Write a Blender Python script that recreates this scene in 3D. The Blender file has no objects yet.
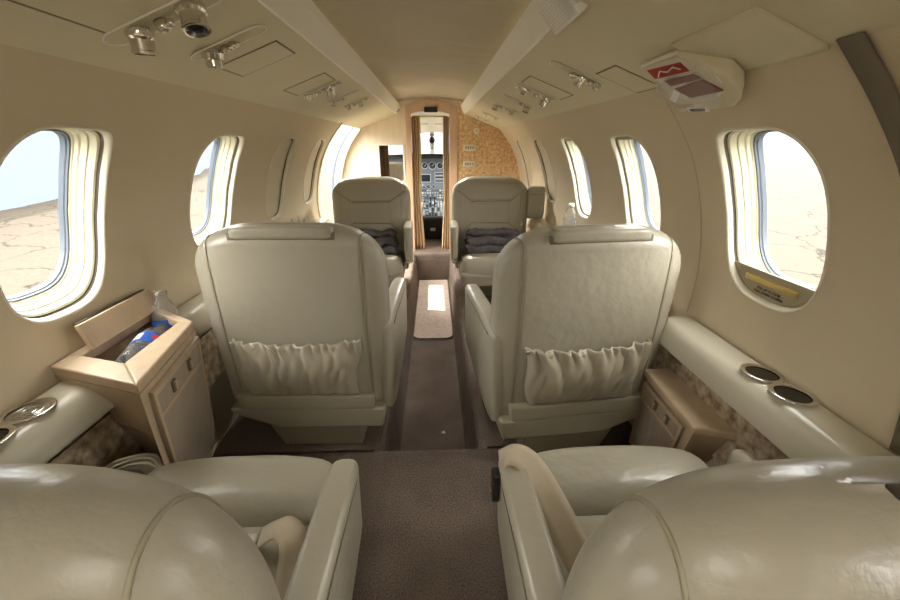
import bpy, bmesh, math, random
from mathutils import Vector, Matrix, Euler
random.seed(7)
S = bpy.context.scene
COL = S.collection
PI = math.pi

# ------------------------------------------------------------------ materials
def srgb(r, g, b):
    def c(v):
        v /= 255.0
        return v / 12.92 if v <= 0.04045 else ((v + 0.055) / 1.055) ** 2.4
    return (c(r), c(g), c(b), 1)

def mat(name, col, rough=0.6, metal=0.0, spec=0.5, noise=None, bump=None, **kw):
    """noise=(scale, amount[, stretch]) varies the colour; bump = list of (kind, scale, strength, distance[, stretch])"""
    m = bpy.data.materials.new(name); m.use_nodes = True
    nt = m.node_tree; b = nt.nodes['Principled BSDF']
    b.inputs['Base Color'].default_value = col
    b.inputs['Roughness'].default_value = rough
    b.inputs['Metallic'].default_value = metal
    b.inputs['Specular IOR Level'].default_value = spec
    for k, v in kw.items():
        b.inputs[k.replace('_', ' ')].default_value = v
    tc = nt.nodes.new('ShaderNodeTexCoord')
    def coords(st):
        if st is None: return tc.outputs['Object']
        mp = nt.nodes.new('ShaderNodeMapping'); mp.inputs['Scale'].default_value = st
        nt.links.new(tc.outputs['Object'], mp.inputs['Vector']); return mp.outputs['Vector']
    if noise:
        n = nt.nodes.new('ShaderNodeTexNoise'); n.inputs['Scale'].default_value = noise[0]; n.inputs['Detail'].default_value = 6
        nt.links.new(coords(noise[2] if len(noise) > 2 else None), n.inputs['Vector'])
        r = nt.nodes.new('ShaderNodeMapRange')
        r.inputs['From Min'].default_value = 0.3; r.inputs['From Max'].default_value = 0.7
        r.inputs['To Min'].default_value = 1 - noise[1]; r.inputs['To Max'].default_value = 1 + noise[1]
        nt.links.new(n.outputs['Fac'], r.inputs['Value'])
        mx = nt.nodes.new('ShaderNodeVectorMath'); mx.operation = 'SCALE'
        mx.inputs[0].default_value = col[:3]
        nt.links.new(r.outputs['Result'], mx.inputs['Scale'])
        nt.links.new(mx.outputs['Vector'], b.inputs['Base Color'])
    prev = None
    for bp in (bump or []):
        kind, sc, st, di = bp[:4]; stretch = bp[4] if len(bp) > 4 else None
        if kind == 'noise':
            t = nt.nodes.new('ShaderNodeTexNoise'); t.inputs['Detail'].default_value = 5; out = 'Fac'
        elif kind == 'voronoi':
            t = nt.nodes.new('ShaderNodeTexVoronoi'); t.feature = 'DISTANCE_TO_EDGE'; out = 'Distance'
        else:
            t = nt.nodes.new('ShaderNodeTexWave'); t.inputs['Distortion'].default_value = 1.5; out = 'Fac'
        t.inputs['Scale'].default_value = sc
        nt.links.new(coords(stretch), t.inputs['Vector'])
        bn = nt.nodes.new('ShaderNodeBump'); bn.inputs['Strength'].default_value = st; bn.inputs['Distance'].default_value = di
        nt.links.new(t.outputs[out], bn.inputs['Height'])
        if prev: nt.links.new(prev.outputs['Normal'], bn.inputs['Normal'])
        prev = bn
    if prev: nt.links.new(prev.outputs['Normal'], b.inputs['Normal'])
    return m

M = {}
M['leather'] = mat('cream_leather', srgb(172, 166, 148), 0.30, noise=(3, .04), bump=[('voronoi', 170, .12, .001), ('noise', 13, .35, .012), ('noise', 45, .22, .004), ('voronoi', 26, .30, .003, (1, 1.8, 1))])
M['leather_dark'] = mat('leather_seam', srgb(120, 112, 90), 0.55)
M['leather_seam'] = mat('leather_piping', srgb(158, 150, 126), 0.4)
M['pocket'] = mat('pocket_leather', srgb(188, 180, 160), 0.42, bump=[('noise', 20, .35, .006)])
M['shell'] = mat('seat_shell', srgb(168, 161, 140), 0.45, bump=[('noise', 60, .08, .002)])
M['wall'] = mat('wall_lining', srgb(216, 201, 172), 0.75, spec=.2, noise=(2, .03), bump=[('noise', 60, .18, .002, (1, .25, 4)), ('wave', 90, .05, .001, (0, 0, 1))])
M['wall_seam'] = mat('wall_seam', srgb(176, 160, 132), 0.7)
M['panel'] = mat('overhead_panel', srgb(218, 209, 180), 0.7, spec=.2, noise=(2, .03), bump=[('noise', 50, .12, .002, (1, .3, 1))])
M['valance'] = mat('valance_vinyl', srgb(244, 240, 228), 0.6, spec=.3, bump=[('noise', 80, .1, .001)])
M['headliner'] = mat('headliner_fabric', srgb(190, 180, 158), 0.75, spec=.3, noise=(4, .04), bump=[('noise', 7, .5, .02, (1, 2, 1))])
M['ledge'] = mat('ledge_vinyl', srgb(204, 198, 178), 0.30, bump=[('noise', 90, .05, .001)])
M['lower'] = mat('lower_sidewall_vinyl', srgb(170, 162, 142), 0.6)
M['trim'] = mat('cream_plastic', srgb(226, 220, 200), 0.4)
M['trim_lit'] = mat('window_reveal_plastic', srgb(204, 199, 170), 0.35)
M['gap'] = mat('dark_gap', srgb(70, 60, 45), 0.7)
M['gasket'] = mat('blue_grey_gasket', srgb(92, 101, 111), 0.45)
M['shade'] = mat('taupe_shade', srgb(170, 158, 130), 0.5)
M['gold'] = mat('gold_handle', srgb(214, 190, 120), 0.28, metal=.7)
M['strap'] = mat('dark_taupe_fabric', srgb(120, 110, 92), 0.85, bump=[('wave', 120, .4, .002, (0, 0, 1))])
M['wood'] = mat('pickled_oak', srgb(192, 170, 140), 0.4, noise=(9, .10, (3, 3, .5)), bump=[('noise', 40, .08, .001, (3, 3, .4))])
M['wood_dark'] = mat('pickled_oak_door', srgb(164, 150, 130), 0.45, noise=(14, .08, (4, 4, .4)))
M['wood_shadow'] = mat('oak_shade', srgb(110, 90, 70), 0.6)  # darker oak: shade of bin floor and handle notches put into the colour
M['chrome'] = mat('polished_chrome', srgb(225, 222, 215), 0.14, metal=1)
M['steel'] = mat('brushed_steel', srgb(190, 188, 182), 0.3, metal=1)
M['black'] = mat('black_plastic', srgb(22, 22, 24), 0.4)
M['lens'] = mat('dark_lens', srgb(14, 14, 14), 0.12)
M['white'] = mat('white_plastic', srgb(238, 236, 228), 0.35)
M['belt'] = mat('belt_webbing', srgb(196, 182, 156), 0.6, noise=(30, .08), bump=[('wave', 200, .3, .001)])
M['dado_trim'] = mat('taupe_vinyl', srgb(150, 140, 120), 0.6)
M['curtain'] = mat('curtain_fabric', srgb(206, 180, 144), 0.8, spec=.2)
M['curtain_dark'] = mat('brown_curtain', srgb(110, 84, 64), 0.85, spec=.2)
M['oak_frame'] = mat('door_frame_oak', srgb(205, 172, 140), 0.45, noise=(12, .06, (3, 3, .4)))
M['blanket'] = mat('charcoal_blanket', srgb(98, 95, 98), 0.9, spec=.15, noise=(40, .25), bump=[('noise', 90, .6, .004)])
M['red'] = mat('red_label', srgb(176, 32, 30), 0.4)
M['maroon'] = mat('maroon_rubber', srgb(120, 40, 44), 0.5)
M['label_blue'] = mat('blue_bottle_label', srgb(24, 78, 168), 0.4)
M['label_red'] = mat('red_bottle_mark', srgb(200, 30, 40), 0.4)
M['label_white'] = mat('white_label', srgb(236, 236, 232), 0.5)
M['cap_blue'] = mat('blue_cap', srgb(30, 60, 150), 0.4)
M['clearpet'] = mat('clear_plastic', (.93, .96, .97, 1), 0.05, Transmission_Weight=.92, IOR=1.2)
M['glass'] = mat('clear_glass', (.98, .98, .98, 1), 0.02, Transmission_Weight=1, IOR=1.45)
M['bag'] = mat('clear_bag', (.85, .84, .80, 1), 0.15, Alpha=.2)
M['fleece'] = mat('white_sheepskin', srgb(222, 220, 212), 0.95, bump=[('noise', 60, .9, .01)])
M['panel_grey'] = mat('instrument_grey', srgb(112, 124, 136), 0.5)
M['screen'] = mat('dark_screen', srgb(38, 46, 54), 0.15)
M['dial'] = mat('dial_face', srgb(28, 30, 34), 0.3)
M['dialring'] = mat('dial_ring', srgb(205, 212, 220), 0.3)
M['hangar'] = mat('hangar_wall', srgb(92, 102, 116), 0.8)
M['foliage'] = mat('tree_foliage', srgb(96, 112, 92), 0.9, noise=(3, .3))
M['paper'] = mat('paper_scrap', srgb(240, 238, 230), 0.7)
M['oakpanel'] = mat('bulkhead_cream_panel', srgb(228, 212, 186), 0.5, noise=(10, .05, (3, 3, .3)))

def carpet(name, a, b, sc, ribs=False):
    m = mat(name, a, 0.95, spec=.1); nt = m.node_tree; bs = nt.nodes['Principled BSDF']
    tc = nt.nodes.new('ShaderNodeTexCoord')
    n = nt.nodes.new('ShaderNodeTexNoise'); n.inputs['Scale'].default_value = sc; n.inputs['Detail'].default_value = 4
    n2 = nt.nodes.new('ShaderNodeTexNoise'); n2.inputs['Scale'].default_value = 6; n2.inputs['Detail'].default_value = 3
    nt.links.new(tc.outputs['Object'], n.inputs['Vector']); nt.links.new(tc.outputs['Object'], n2.inputs['Vector'])
    ad = nt.nodes.new('ShaderNodeMath'); ad.operation = 'MULTIPLY_ADD'; ad.inputs[1].default_value = .35
    nt.links.new(n2.outputs['Fac'], ad.inputs[0]); nt.links.new(n.outputs['Fac'], ad.inputs[2])
    r = nt.nodes.new('ShaderNodeValToRGB'); r.color_ramp.elements[0].position = .5; r.color_ramp.elements[1].position = .85
    r.color_ramp.elements[0].color = a; r.color_ramp.elements[1].color = b
    nt.links.new(ad.outputs['Value'], r.inputs['Fac']); nt.links.new(r.outputs['Color'], bs.inputs['Base Color'])
    bn = nt.nodes.new('ShaderNodeBump'); bn.inputs['Strength'].default_value = .7; bn.inputs['Distance'].default_value = .004
    nt.links.new(n.outputs['Fac'], bn.inputs['Height']); last = bn
    if ribs:
        br = nt.nodes.new('ShaderNodeTexBrick'); br.inputs['Scale'].default_value = 55
        br.inputs['Mortar Size'].default_value = .12; br.inputs['Color1'].default_value = (1, 1, 1, 1); br.inputs['Color2'].default_value = (.8, .8, .8, 1); br.inputs['Mortar'].default_value = (0, 0, 0, 1)
        nt.links.new(tc.outputs['Object'], br.inputs['Vector'])
        b2 = nt.nodes.new('ShaderNodeBump'); b2.inputs['Strength'].default_value = .5; b2.inputs['Distance'].default_value = .003
        nt.links.new(br.outputs['Color'], b2.inputs['Height']); nt.links.new(bn.outputs['Normal'], b2.inputs['Normal']); last = b2
    nt.links.new(last.outputs['Normal'], bs.inputs['Normal'])
    return m
M['carpet'] = carpet('taupe_carpet', srgb(88, 76, 68), srgb(132, 118, 107), 260, True)
M['carpet_daylit'] = carpet('daylit_carpet_runner', srgb(170, 152, 138), srgb(205, 188, 174), 120)  # colour raised to carry the daylight of the forward aisle
M['dado'] = carpet('swirled_dado_fabric', srgb(126, 106, 84), srgb(196, 178, 150), 40)
M['cork'] = carpet('tan_textured_fabric', srgb(190, 150, 104), srgb(234, 204, 162), 48)

def ground_mat():
    m = mat('cracked_concrete', srgb(214, 204, 184), 0.9, spec=.1); nt = m.node_tree; bs = nt.nodes['Principled BSDF']
    tc = nt.nodes.new('ShaderNodeTexCoord')
    nz = nt.nodes.new('ShaderNodeTexNoise'); nz.inputs['Scale'].default_value = .9; nz.inputs['Detail'].default_value = 4
    nt.links.new(tc.outputs['Object'], nz.inputs['Vector'])
    add = nt.nodes.new('ShaderNodeVectorMath'); add.operation = 'ADD'
    sc = nt.nodes.new('ShaderNodeVectorMath'); sc.operation = 'SCALE'; sc.inputs['Scale'].default_value = 1.2
    nt.links.new(nz.outputs['Color'], sc.inputs[0]); nt.links.new(sc.outputs['Vector'], add.inputs[0]); nt.links.new(tc.outputs['Object'], add.inputs[1])
    v = nt.nodes.new('ShaderNodeTexVoronoi'); v.feature = 'DISTANCE_TO_EDGE'; v.inputs['Scale'].default_value = .55
    nt.links.new(add.outputs['Vector'], v.inputs['Vector'])
    r = nt.nodes.new('ShaderNodeValToRGB'); r.color_ramp.elements[0].position = 0; r.color_ramp.elements[1].position = .018
    r.color_ramp.elements[0].color = srgb(36, 30, 24); r.color_ramp.elements[1].color = srgb(72, 66, 57)
    nt.links.new(v.outputs['Distance'], r.inputs['Fac'])
    n3 = nt.nodes.new('ShaderNodeTexNoise'); n3.inputs['Scale'].default_value = 9; n3.inputs['Detail'].default_value = 8
    nt.links.new(tc.outputs['Object'], n3.inputs['Vector'])
    mx = nt.nodes.new('ShaderNodeMix'); mx.data_type = 'RGBA'; mx.blend_type = 'MULTIPLY'; mx.inputs['Factor'].default_value = .5
    nt.links.new(r.outputs['Color'], mx.inputs['A']); nt.links.new(n3.outputs['Fac'], mx.inputs['B'])
    nt.links.new(mx.outputs['Result'], bs.inputs['Base Color'])
    return m
M['ground'] = ground_mat()

# ------------------------------------------------------------------ object helpers
def link(name, bm, m, parent=None, smooth=True, bevel=0, angle=None):
    me = bpy.data.meshes.new(name)
    bmesh.ops.recalc_face_normals(bm, faces=bm.faces)
    bm.to_mesh(me); bm.free()
    me.materials.append(m)
    if smooth:
        for p in me.polygons: p.use_smooth = True
    o = bpy.data.objects.new(name, me); COL.objects.link(o)
    if parent: o.parent = parent
    if bevel:
        b = o.modifiers.new('Bevel', 'BEVEL'); b.width = bevel; b.segments = 3; b.limit_method = 'ANGLE'; b.angle_limit = math.radians(35)
        b.harden_normals = False
    if angle is not None:
        sharp(me, angle)
    return o

def sharp(me, deg):
    a = math.radians(deg)
    bm = bmesh.new(); bm.from_mesh(me)
    for e in bm.edges:
        if len(e.link_faces) == 2 and e.calc_face_angle(0) > a: e.smooth = False
    bm.to_mesh(me); bm.free()

def thing(name, label, cat, loc=(0, 0, 0), rz=0, group=None, rot=None):
    o = bpy.data.objects.new(name, None); COL.objects.link(o)
    o.empty_display_size = .05
    o.location = loc; o.rotation_euler = rot if rot else (0, 0, rz)
    tag(o, label, cat, group); return o

def tag(o, label, cat, group=None):
    o['label'] = label; o['category'] = cat
    if group: o['group'] = group
    return o

def struct(name, bm, m, parent=None, **k):
    o = link(name, bm, m, parent, **k)
    if not parent: o['kind'] = 'structure'
    return o

def dup(root, loc, rz=0, label=None, group=None, rot=None):
    def cp(o, par):
        c = o.copy(); COL.objects.link(c); c.parent = par
        for ch in list(o.children): cp(ch, c)
        return c
    r = cp(root, None); r.location = loc; r.rotation_euler = rot if rot else (0, 0, rz)
    if label: r['label'] = label
    if group: r['group'] = group
    return r

def NB(): return bmesh.new()

def add_box(bm, c, s, rot=None):
    mtx = Matrix.Translation(c) @ (rot.to_matrix().to_4x4() if rot else Matrix()) @ Matrix.Diagonal((s[0], s[1], s[2], 1))
    bmesh.ops.create_cube(bm, size=1, matrix=mtx)

def add_rbox(bm, c, s, r, n=8, puff=0, fn=None, mtx=None):
    """rounded cushion-like box; puff swells the middle of the faces; fn(Vector local)->Vector deforms"""
    t = bmesh.new()
    bmesh.ops.create_cube(t, size=2)
    bmesh.ops.subdivide_edges(t, edges=t.edges[:], cuts=n, use_grid_fill=True)
    h = Vector((s[0] / 2, s[1] / 2, s[2] / 2)); r = min(r, min(h) * .999)
    vm = {}
    for v in t.verts:
        u = v.co.copy()
        # concentrate the grid near the edges
        u = Vector([math.copysign(abs(q) ** .6, q) for q in u])
        p = Vector((u.x * h.x, u.y * h.y, u.z * h.z))
        inn = Vector([max(-(h[i] - r), min(h[i] - r, p[i])) for i in range(3)])
        d = p - inn
        if d.length > 1e-9: d = d.normalized() * r
        q = inn + d
        if puff:
            k = [1 - (q[i] / h[i]) ** 2 for i in range(3)]
            q.z += math.copysign(puff * max(0, k[0]) * max(0, k[1]) ** 1, q.z) * (abs(q.z) / h.z)
            q.x += math.copysign(puff * .5 * max(0, k[1]) * max(0, k[2]), q.x) * (abs(q.x) / h.x)
            q.y += math.copysign(puff * .5 * max(0, k[0]) * max(0, k[2]), q.y) * (abs(q.y) / h.y)
        if fn: q = fn(q)
        q = q + Vector(c)
        if mtx: q = mtx @ q
        vm[v.index] = bm.verts.new(q)
    for f in t.faces: bm.faces.new([vm[v.index] for v in f.verts])
    t.free()

def add_prism(bm, poly, w0, w1, axis='x', pos=None):
    """poly of 2D points extruded along an axis. axis x: pts=(y,z); y: (x,z); z: (x,y)"""
    def P(a, b, w):
        return {'x': (w, a, b), 'y': (a, w, b), 'z': (a, b, w)}[axis]
    A = [bm.verts.new(P(a, b, w0)) for a, b in poly]; B = [bm.verts.new(P(a, b, w1)) for a, b in poly]
    bm.faces.new(A); bm.faces.new(B[::-1])
    n = len(poly)
    for i in range(n): bm.faces.new([A[i], B[i], B[(i + 1) % n], A[(i + 1) % n]])

def add_hull(bm, lo, hi):
    """lo, hi: equal loops of 3D points -> closed solid"""
    A = [bm.verts.new(p) for p in lo]; B = [bm.verts.new(p) for p in hi]
    bm.faces.new(A); bm.faces.new(B[::-1]); n = len(A)
    for i in range(n): bm.faces.new([A[i], A[(i + 1) % n], B[(i + 1) % n], B[i]])

def add_lathe(bm, prof, c=(0, 0, 0), n=24, mtx=None, cap=True):
    rings = []
    for r, z in prof:
        ring = []
        for i in range(n):
            a = 2 * PI * i / n
            p = Vector((r * math.cos(a), r * math.sin(a), z))
            if mtx: p = mtx @ p
            ring.append(bm.verts.new(p + Vector(c)))
        rings.append(ring)
    for a, b in zip(rings, rings[1:]):
        for i in range(n): bm.faces.new([a[i], a[(i + 1) % n], b[(i + 1) % n], b[i]])
    if cap:
        bm.faces.new(rings[0][::-1]); bm.faces.new(rings[-1])

def add_tube(bm, pts, r, n=8, close=False):
    pts = [Vector(p) for p in pts]; rings = []; m = len(pts)
    for i, p in enumerate(pts):
        if close: t = pts[(i + 1) % m] - pts[i - 1]
        else: t = pts[min(i + 1, m - 1)] - pts[max(i - 1, 0)]
        t.normalize()
        u = t.cross(Vector((0, 0, 1)))
        if u.length < .1: u = t.cross(Vector((1, 0, 0)))
        u.normalize(); w = t.cross(u)
        rings.append([bm.verts.new(p + r * (math.cos(2 * PI * k / n) * u + math.sin(2 * PI * k / n) * w)) for k in range(n)])
    for i in range(m if close else m - 1):
        a, b = rings[i], rings[(i + 1) % m]
        for k in range(n): bm.faces.new([a[k], a[(k + 1) % n], b[(k + 1) % n], b[k]])
    if not close:
        bm.faces.new(rings[0][::-1]); bm.faces.new(rings[-1])

def add_grid(bm, nu, nv, fn, thick=0):
    V = [[bm.verts.new(fn(i / nu, j / nv)) for j in range(nv + 1)] for i in range(nu + 1)]
    for i in range(nu):
        for j in range(nv): bm.faces.new([V[i][j], V[i + 1][j], V[i + 1][j + 1], V[i][j + 1]])
    if thick:
        g = bm.faces[:]
        bmesh.ops.recalc_face_normals(bm, faces=g)
        bmesh.ops.solidify(bm, geom=g, thickness=thick)

def add_sphere(bm, c, r, sx=1, sy=1, sz=1, u=16, v=10):
    bmesh.ops.create_uvsphere(bm, u_segments=u, v_segments=v, radius=r, matrix=Matrix.Translation(c) @ Matrix.Diagonal((sx, sy, sz, 1)))

def text(name, body, size, m, parent, mtx, ext=.0004, align='CENTER'):
    cu = bpy.data.curves.new(name, 'FONT'); cu.body = body; cu.size = size; cu.extrude = ext
    cu.align_x = align; cu.align_y = 'CENTER'
    o = bpy.data.objects.new(name, cu); COL.objects.link(o)
    dg = bpy.context.evaluated_depsgraph_get(); me = bpy.data.meshes.new_from_object(o.evaluated_get(dg))
    bpy.data.objects.remove(o)
    o = bpy.data.objects.new(name, me); COL.objects.link(o); me.materials.append(m)
    o.parent = parent; o.matrix_local = mtx
    return o

# ------------------------------------------------------------------ cabin section
FZ = 0.25          # raised cabin floor; the dropped aisle is at 0
YB = 3.5           # forward bulkhead
YR = -1.7          # behind the camera
PR = [(1.277, .56), (1.20, .625), (1.11, .685), (1.0, .73), (.90, .755), (.80, .768), (.70, .765), (.6, .755), (.45, .735), (.35, .715), (.2, .68)]
def Xw(z):
    if z >= PR[0][0]: return PR[0][1] - (z - PR[0][0]) * 1.0
    if z <= PR[-1][0]: return PR[-1][1]
    for i in range(len(PR) - 1):
        z0, x0 = PR[i]; z1, x1 = PR[i + 1]
        if z0 >= z >= z1:
            t = (z0 - z) / (z0 - z1)
            xm = PR[max(i - 1, 0)]; xp = PR[min(i + 2, len(PR) - 1)]
            m0 = (x1 - xm[1]) / max(1e-6, (xm[0] - z1)) * (z0 - z1) if i > 0 else (x1 - x0)
            m1 = (xp[1] - x0) / max(1e-6, (z0 - xp[0])) * (z0 - z1) if i < len(PR) - 2 else (x1 - x0)
            return (2 * t**3 - 3 * t**2 + 1) * x0 + (t**3 - 2 * t**2 + t) * m0 + (-2 * t**3 + 3 * t**2) * x1 + (t**3 - t**2) * m1
    return .7

WIN_Z0, WIN_Z1 = .815, 1.176
WC = (WIN_Z0 + WIN_Z1) / 2; WH = (WIN_Z1 - WIN_Z0) / 2
def hole(y0, y1, k=1.0, n=56):
    """rounded window outline, loop in (y, z)"""
    cy = (y0 + y1) / 2; hw = (y1 - y0) / 2
    out = []
    for i in range(n):
        a = 2 * PI * i / n + PI / 4
        c, s = math.cos(a), math.sin(a)
        e = 2 / (6.5 if c > 0 and s > 0 else 3.0)
        out.append((cy + k * hw * math.copysign(abs(c) ** e, c), WC + k * WH * math.copysign(abs(s) ** e, s)))
    return out
def boxloop(y0, y1, z0, z1, n=56):
    """same angles as hole(), on a rectangle; corners fall on i = 0, n/4, ..."""
    out = []; q = n // 4
    C = [(y1, z1), (y0, z1), (y0, z0), (y1, z0)]
    for i in range(n):
        k = i // q; t = (i % q) / q
        a, b = C[k], C[(k + 1) % 4]
        out.append((a[0] + (b[0] - a[0]) * t, a[1] + (b[1] - a[1]) * t))
    return out

def build_wall(side, ys, wins, y_start, y_end, name):
    """ys: window outlines (y0,y1)"""
    bm = NB()
    ZA, ZB = .78, 1.215
    def V(y, z): return bm.verts.new((side * Xw(z), y, z))
    edges = [y_start]
    for y0, y1 in wins: edges += [y0 - .06, y1 + .06]
    edges.append(y_end)
    zlow = [FZ - .01 + (ZA - FZ + .01) * i / 14 for i in range(15)]
    zup = [ZB + (1.279 - ZB) * i / 4 for i in range(5)]
    zmid = [ZA + (ZB - ZA) * i / 14 for i in range(15)]
    def grid(ya, yb, zs, n):
        G = [[V(ya + (yb - ya) * i / n, z) for z in zs] for i in range(n + 1)]
        for i in range(n):
            for j in range(len(zs) - 1): bm.faces.new([G[i][j], G[i + 1][j], G[i + 1][j + 1], G[i][j + 1]])
    for k in range(len(edges) - 1):
        ya, yb = edges[k], edges[k + 1]
        n = 14 if k % 2 == 1 else max(1, int((yb - ya) / .1))
        grid(ya, yb, zlow, n); grid(ya, yb, zup, n)
        if k % 2 == 0: grid(ya, yb, zmid, n)
        else:
            w = wins[k // 2]
            O = boxloop(ya, yb, ZA, ZB); H = hole(w[0], w[1], 1.035); N = len(O); R = 7; rings = []
            for r in range(R + 1):
                t = r / R
                rings.append([V(O[i][0] * (1 - t) + H[i][0] * t, O[i][1] * (1 - t) + H[i][1] * t) for i in range(N)])
            for r in range(R):
                for i in range(N): bm.faces.new([rings[r][i], rings[r][(i + 1) % N], rings[r + 1][(i + 1) % N], rings[r + 1][i]])
    bmesh.ops.remove_doubles(bm, verts=bm.verts, dist=.0005)
    return struct(name, bm, M['wall'])

NRM = Vector((.947, 0, .32))
def window(side, y0, y1, idx, shade=None):
    """shade: None open, 'closed', 'low' = a little raised from the bottom, 'top' = hanging a little"""
    nrm = Vector((side * NRM.x, 0, NRM.z))
    def ring(k, d, dy=0, base=None):
        cy = (y0 + y1) / 2
        return [Vector((side * Xw(z), y, z)) + nrm * d for y, z in hole(y0, y1, k)]
    def band(name, specs, m, parent):
        bm = NB(); rs = []
        for k, d in specs: rs.append([bm.verts.new(p) for p in ring(k, d)])
        n = len(rs[0])
        for a, b in zip(rs, rs[1:]):
            for i in range(n): bm.faces.new([a[i], a[(i + 1) % n], b[(i + 1) % n], b[i]])
        return link(name, bm, m, parent, angle=(None if name.startswith('window') else 22))
    w = band('window_%d' % idx, [(1.04, .0005), (1.034, -.002), (1.012, -.002), (1.0, .003), (.992, .012)], M['trim'], None)
    w['kind'] = 'structure'
    band('shade_slot', [(.992, .011), (1.0, .013), (1.0, .019), (.985, .020)], M['gap'], w)
    band('reveal', [(.985, .019), (.965, .022), (.960, .036), (.945, .038), (.940, .050), (.925, .053), (.920, .060), (.905, .062), (.90, .067)], M['trim_lit'], w)
    band('gasket', [(.902, .066), (.895, .064), (.885, .065), (.882, .069), (.872, .071), (.866, .080)], M['gasket'], w)
    # pane
    bm = NB(); r = [bm.verts.new(p) for p in ring(.874, .0725)]; c = bm.verts.new(sum((v.co for v in r), Vector()) / len(r))
    for i in range(len(r)): bm.faces.new([r[i], r[(i + 1) % len(r)], c])
    pane = link('pane', bm, M['pane'], w)
    if shade:
        z0, z1 = {'closed': (WIN_Z0 - .005, WIN_Z1 + .005), 'low': (WIN_Z0 - .005, WIN_Z0 + .062), 'top': (WIN_Z1 - .03, WIN_Z1 + .005), 'both': (WIN_Z1 - .012, WIN_Z1 + .005)}[shade]
        bm = NB(); d0 = .0185 if shade == 'closed' else .015
        def F(u, v):
            z = z0 + (z1 - z0) * v; y = y0 + .002 + (y1 - y0 - .004) * u
            # clip to outline
            tz = max(-1, min(1, (z - WC) / WH)); ex = 6.5 if (u > .5 and tz > 0) else 3.0
            hw = (y1 - y0) / 2 * max(0, 1 - abs(tz) ** ex) ** (1 / ex)
            cy = (y0 + y1) / 2; y = cy + (2 * u - 1) * max(hw, .0005)
            return Vector((side * Xw(z), y, z)) + nrm * d0
        add_grid(bm, 10, 20 if shade == 'closed' else 8, F, .003)
        sh = link('window_shade', bm, M['shade'] if shade != 'closed' else M['shade_pale'], w)
        if shade == 'low':
            bm = NB(); zc = WIN_Z0 + .040; cy = (y0 + y1) / 2
            add_rbox(bm, (0, 0, 0), (.008, .145, .016), .0035, 5)
            h = link('handle', bm, M['gold'], sh)
            h.location = Vector((side * (Xw(zc) + .002), cy, zc)) + nrm * (d0 - .005); h.rotation_euler = (0, -side * .12, 0)
            for row, words in enumerate(('PULL UP TO CLOSE', 'PUSH DOWN TO OPEN')):
                zt = WIN_Z0 + .022 - row * .009
                mt = Matrix.Translation(Vector((side * Xw(zt), cy, zt)) + nrm * (d0 - .004)) @ Matrix.Rotation(-side * PI / 2, 4, 'Z') @ Matrix.Rotation(PI / 2, 4, 'X')
                text('lettering', words, .0075, M['black'], sh, mt)
    return w

M['shade_pale'] = mat('pale_shade', srgb(216, 204, 176), 0.6)
M['pane'] = mat('acrylic_pane', (.97, .985, 1, 1), 0.0, Transmission_Weight=1, IOR=1.02)

R_WINS = [(-1.59, -1.34), (-.99, -.74), (-.39, -.14), (.672, .930), (1.235, 1.49), (1.83, 2.07), (2.41, 2.66), (3.0, 3.24)]
L_WINS = [(-1.59, -1.34), (-.99, -.74), (-.39, -.14), (.680, .922), (1.262, 1.535), (1.86, 2.09), (2.41, 2.63)]
DOOR0, DOOR1 = 2.72, 3.43
build_wall(1, None, R_WINS, YR, YB + .02, 'wall_right')
build_wall(-1, None, L_WINS, YR, DOOR0, 'wall_left')
sh_r = [None, None, None, 'low', 'both', 'both', 'closed', 'closed']
sh_l = [None, None, None, None, None, 'closed', 'closed']
k = 1
for w, s in zip(R_WINS, sh_r): window(1, w[0], w[1], k, s); k += 1
for w, s in zip(L_WINS, sh_l): window(-1, w[0], w[1], k, s); k += 1

# wall strip forward of the entry door
bm = NB()
add_grid(bm, 2, 24, lambda u, v: (-Xw(FZ + (1.277 - FZ) * v), DOOR1 + (YB + .02 - DOOR1) * u, FZ + (1.277 - FZ) * v))
struct('wall_left_front', bm, M['wall'])
# door frame reveal: both sides of the opening and its sill
def arc(dx, z0=FZ, z1=1.33, n=24): return [(-(Xw(z0 + (z1 - z0) * i / n) + dx), z0 + (z1 - z0) * i / n) for i in range(n + 1)]
bm = NB()
for ya, yb in ((DOOR0 - .012, DOOR0 + .012), (DOOR1 - .012, DOOR1 + .012)):
    a = arc(-.008); b = arc(.09)
    poly = a + b[::-1]
    add_prism(bm, poly, ya, yb, 'y')
add_box(bm, (-.74, (DOOR0 + DOOR1) / 2, FZ - .02), (.2, DOOR1 - DOOR0, .03))
dfr = struct('door_1', bm, M['trim_lit'], smooth=False)
bm = NB()
a = arc(.04); b = arc(.06)
add_prism(bm, a + b[::-1], DOOR0 + .05, DOOR0 + .058, 'y')
add_prism(bm, a + b[::-1], DOOR1 - .07, DOOR1 - .06, 'y')
link('seal_strip', bm, M['gasket'], dfr, smooth=False)

# overhead panels, valances, headliner
SEAM = (.56, 1.277); VAL = (.275, 1.383)
for s, nm in ((-1, 'left'), (1, 'right')):
    bm = NB()
    pts = [(SEAM[0] + .012, SEAM[1] - .006), SEAM, VAL, (VAL[0] + .02, VAL[1] + .03), (.37, 1.40), (.375, 1.50), (.39, 1.50), (.385, 1.39), (SEAM[0] + .03, SEAM[1] + .03)]
    add_prism(bm, [(s * x, z) for x, z in pts], YR, YB + .02, 'y')
    struct('ceiling_%s' % nm, bm, M['panel'], smooth=False)
    bm = NB()
    pts = [(.277, 1.379), (.268, 1.377), (.244, 1.424), (.238, 1.442), (.246, 1.447), (.256, 1.43), (.283, 1.392)]
    add_prism(bm, [(s * x, z) for x, z in pts], YR, YB - .03, 'y')
    struct('trim_%d' % (1 if s < 0 else 2), bm, M['valance'], smooth=False, bevel=.002)
bm = NB()
def ceilz(x): return 1.462 + .05 * (1 - (x / .34) ** 2)
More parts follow.
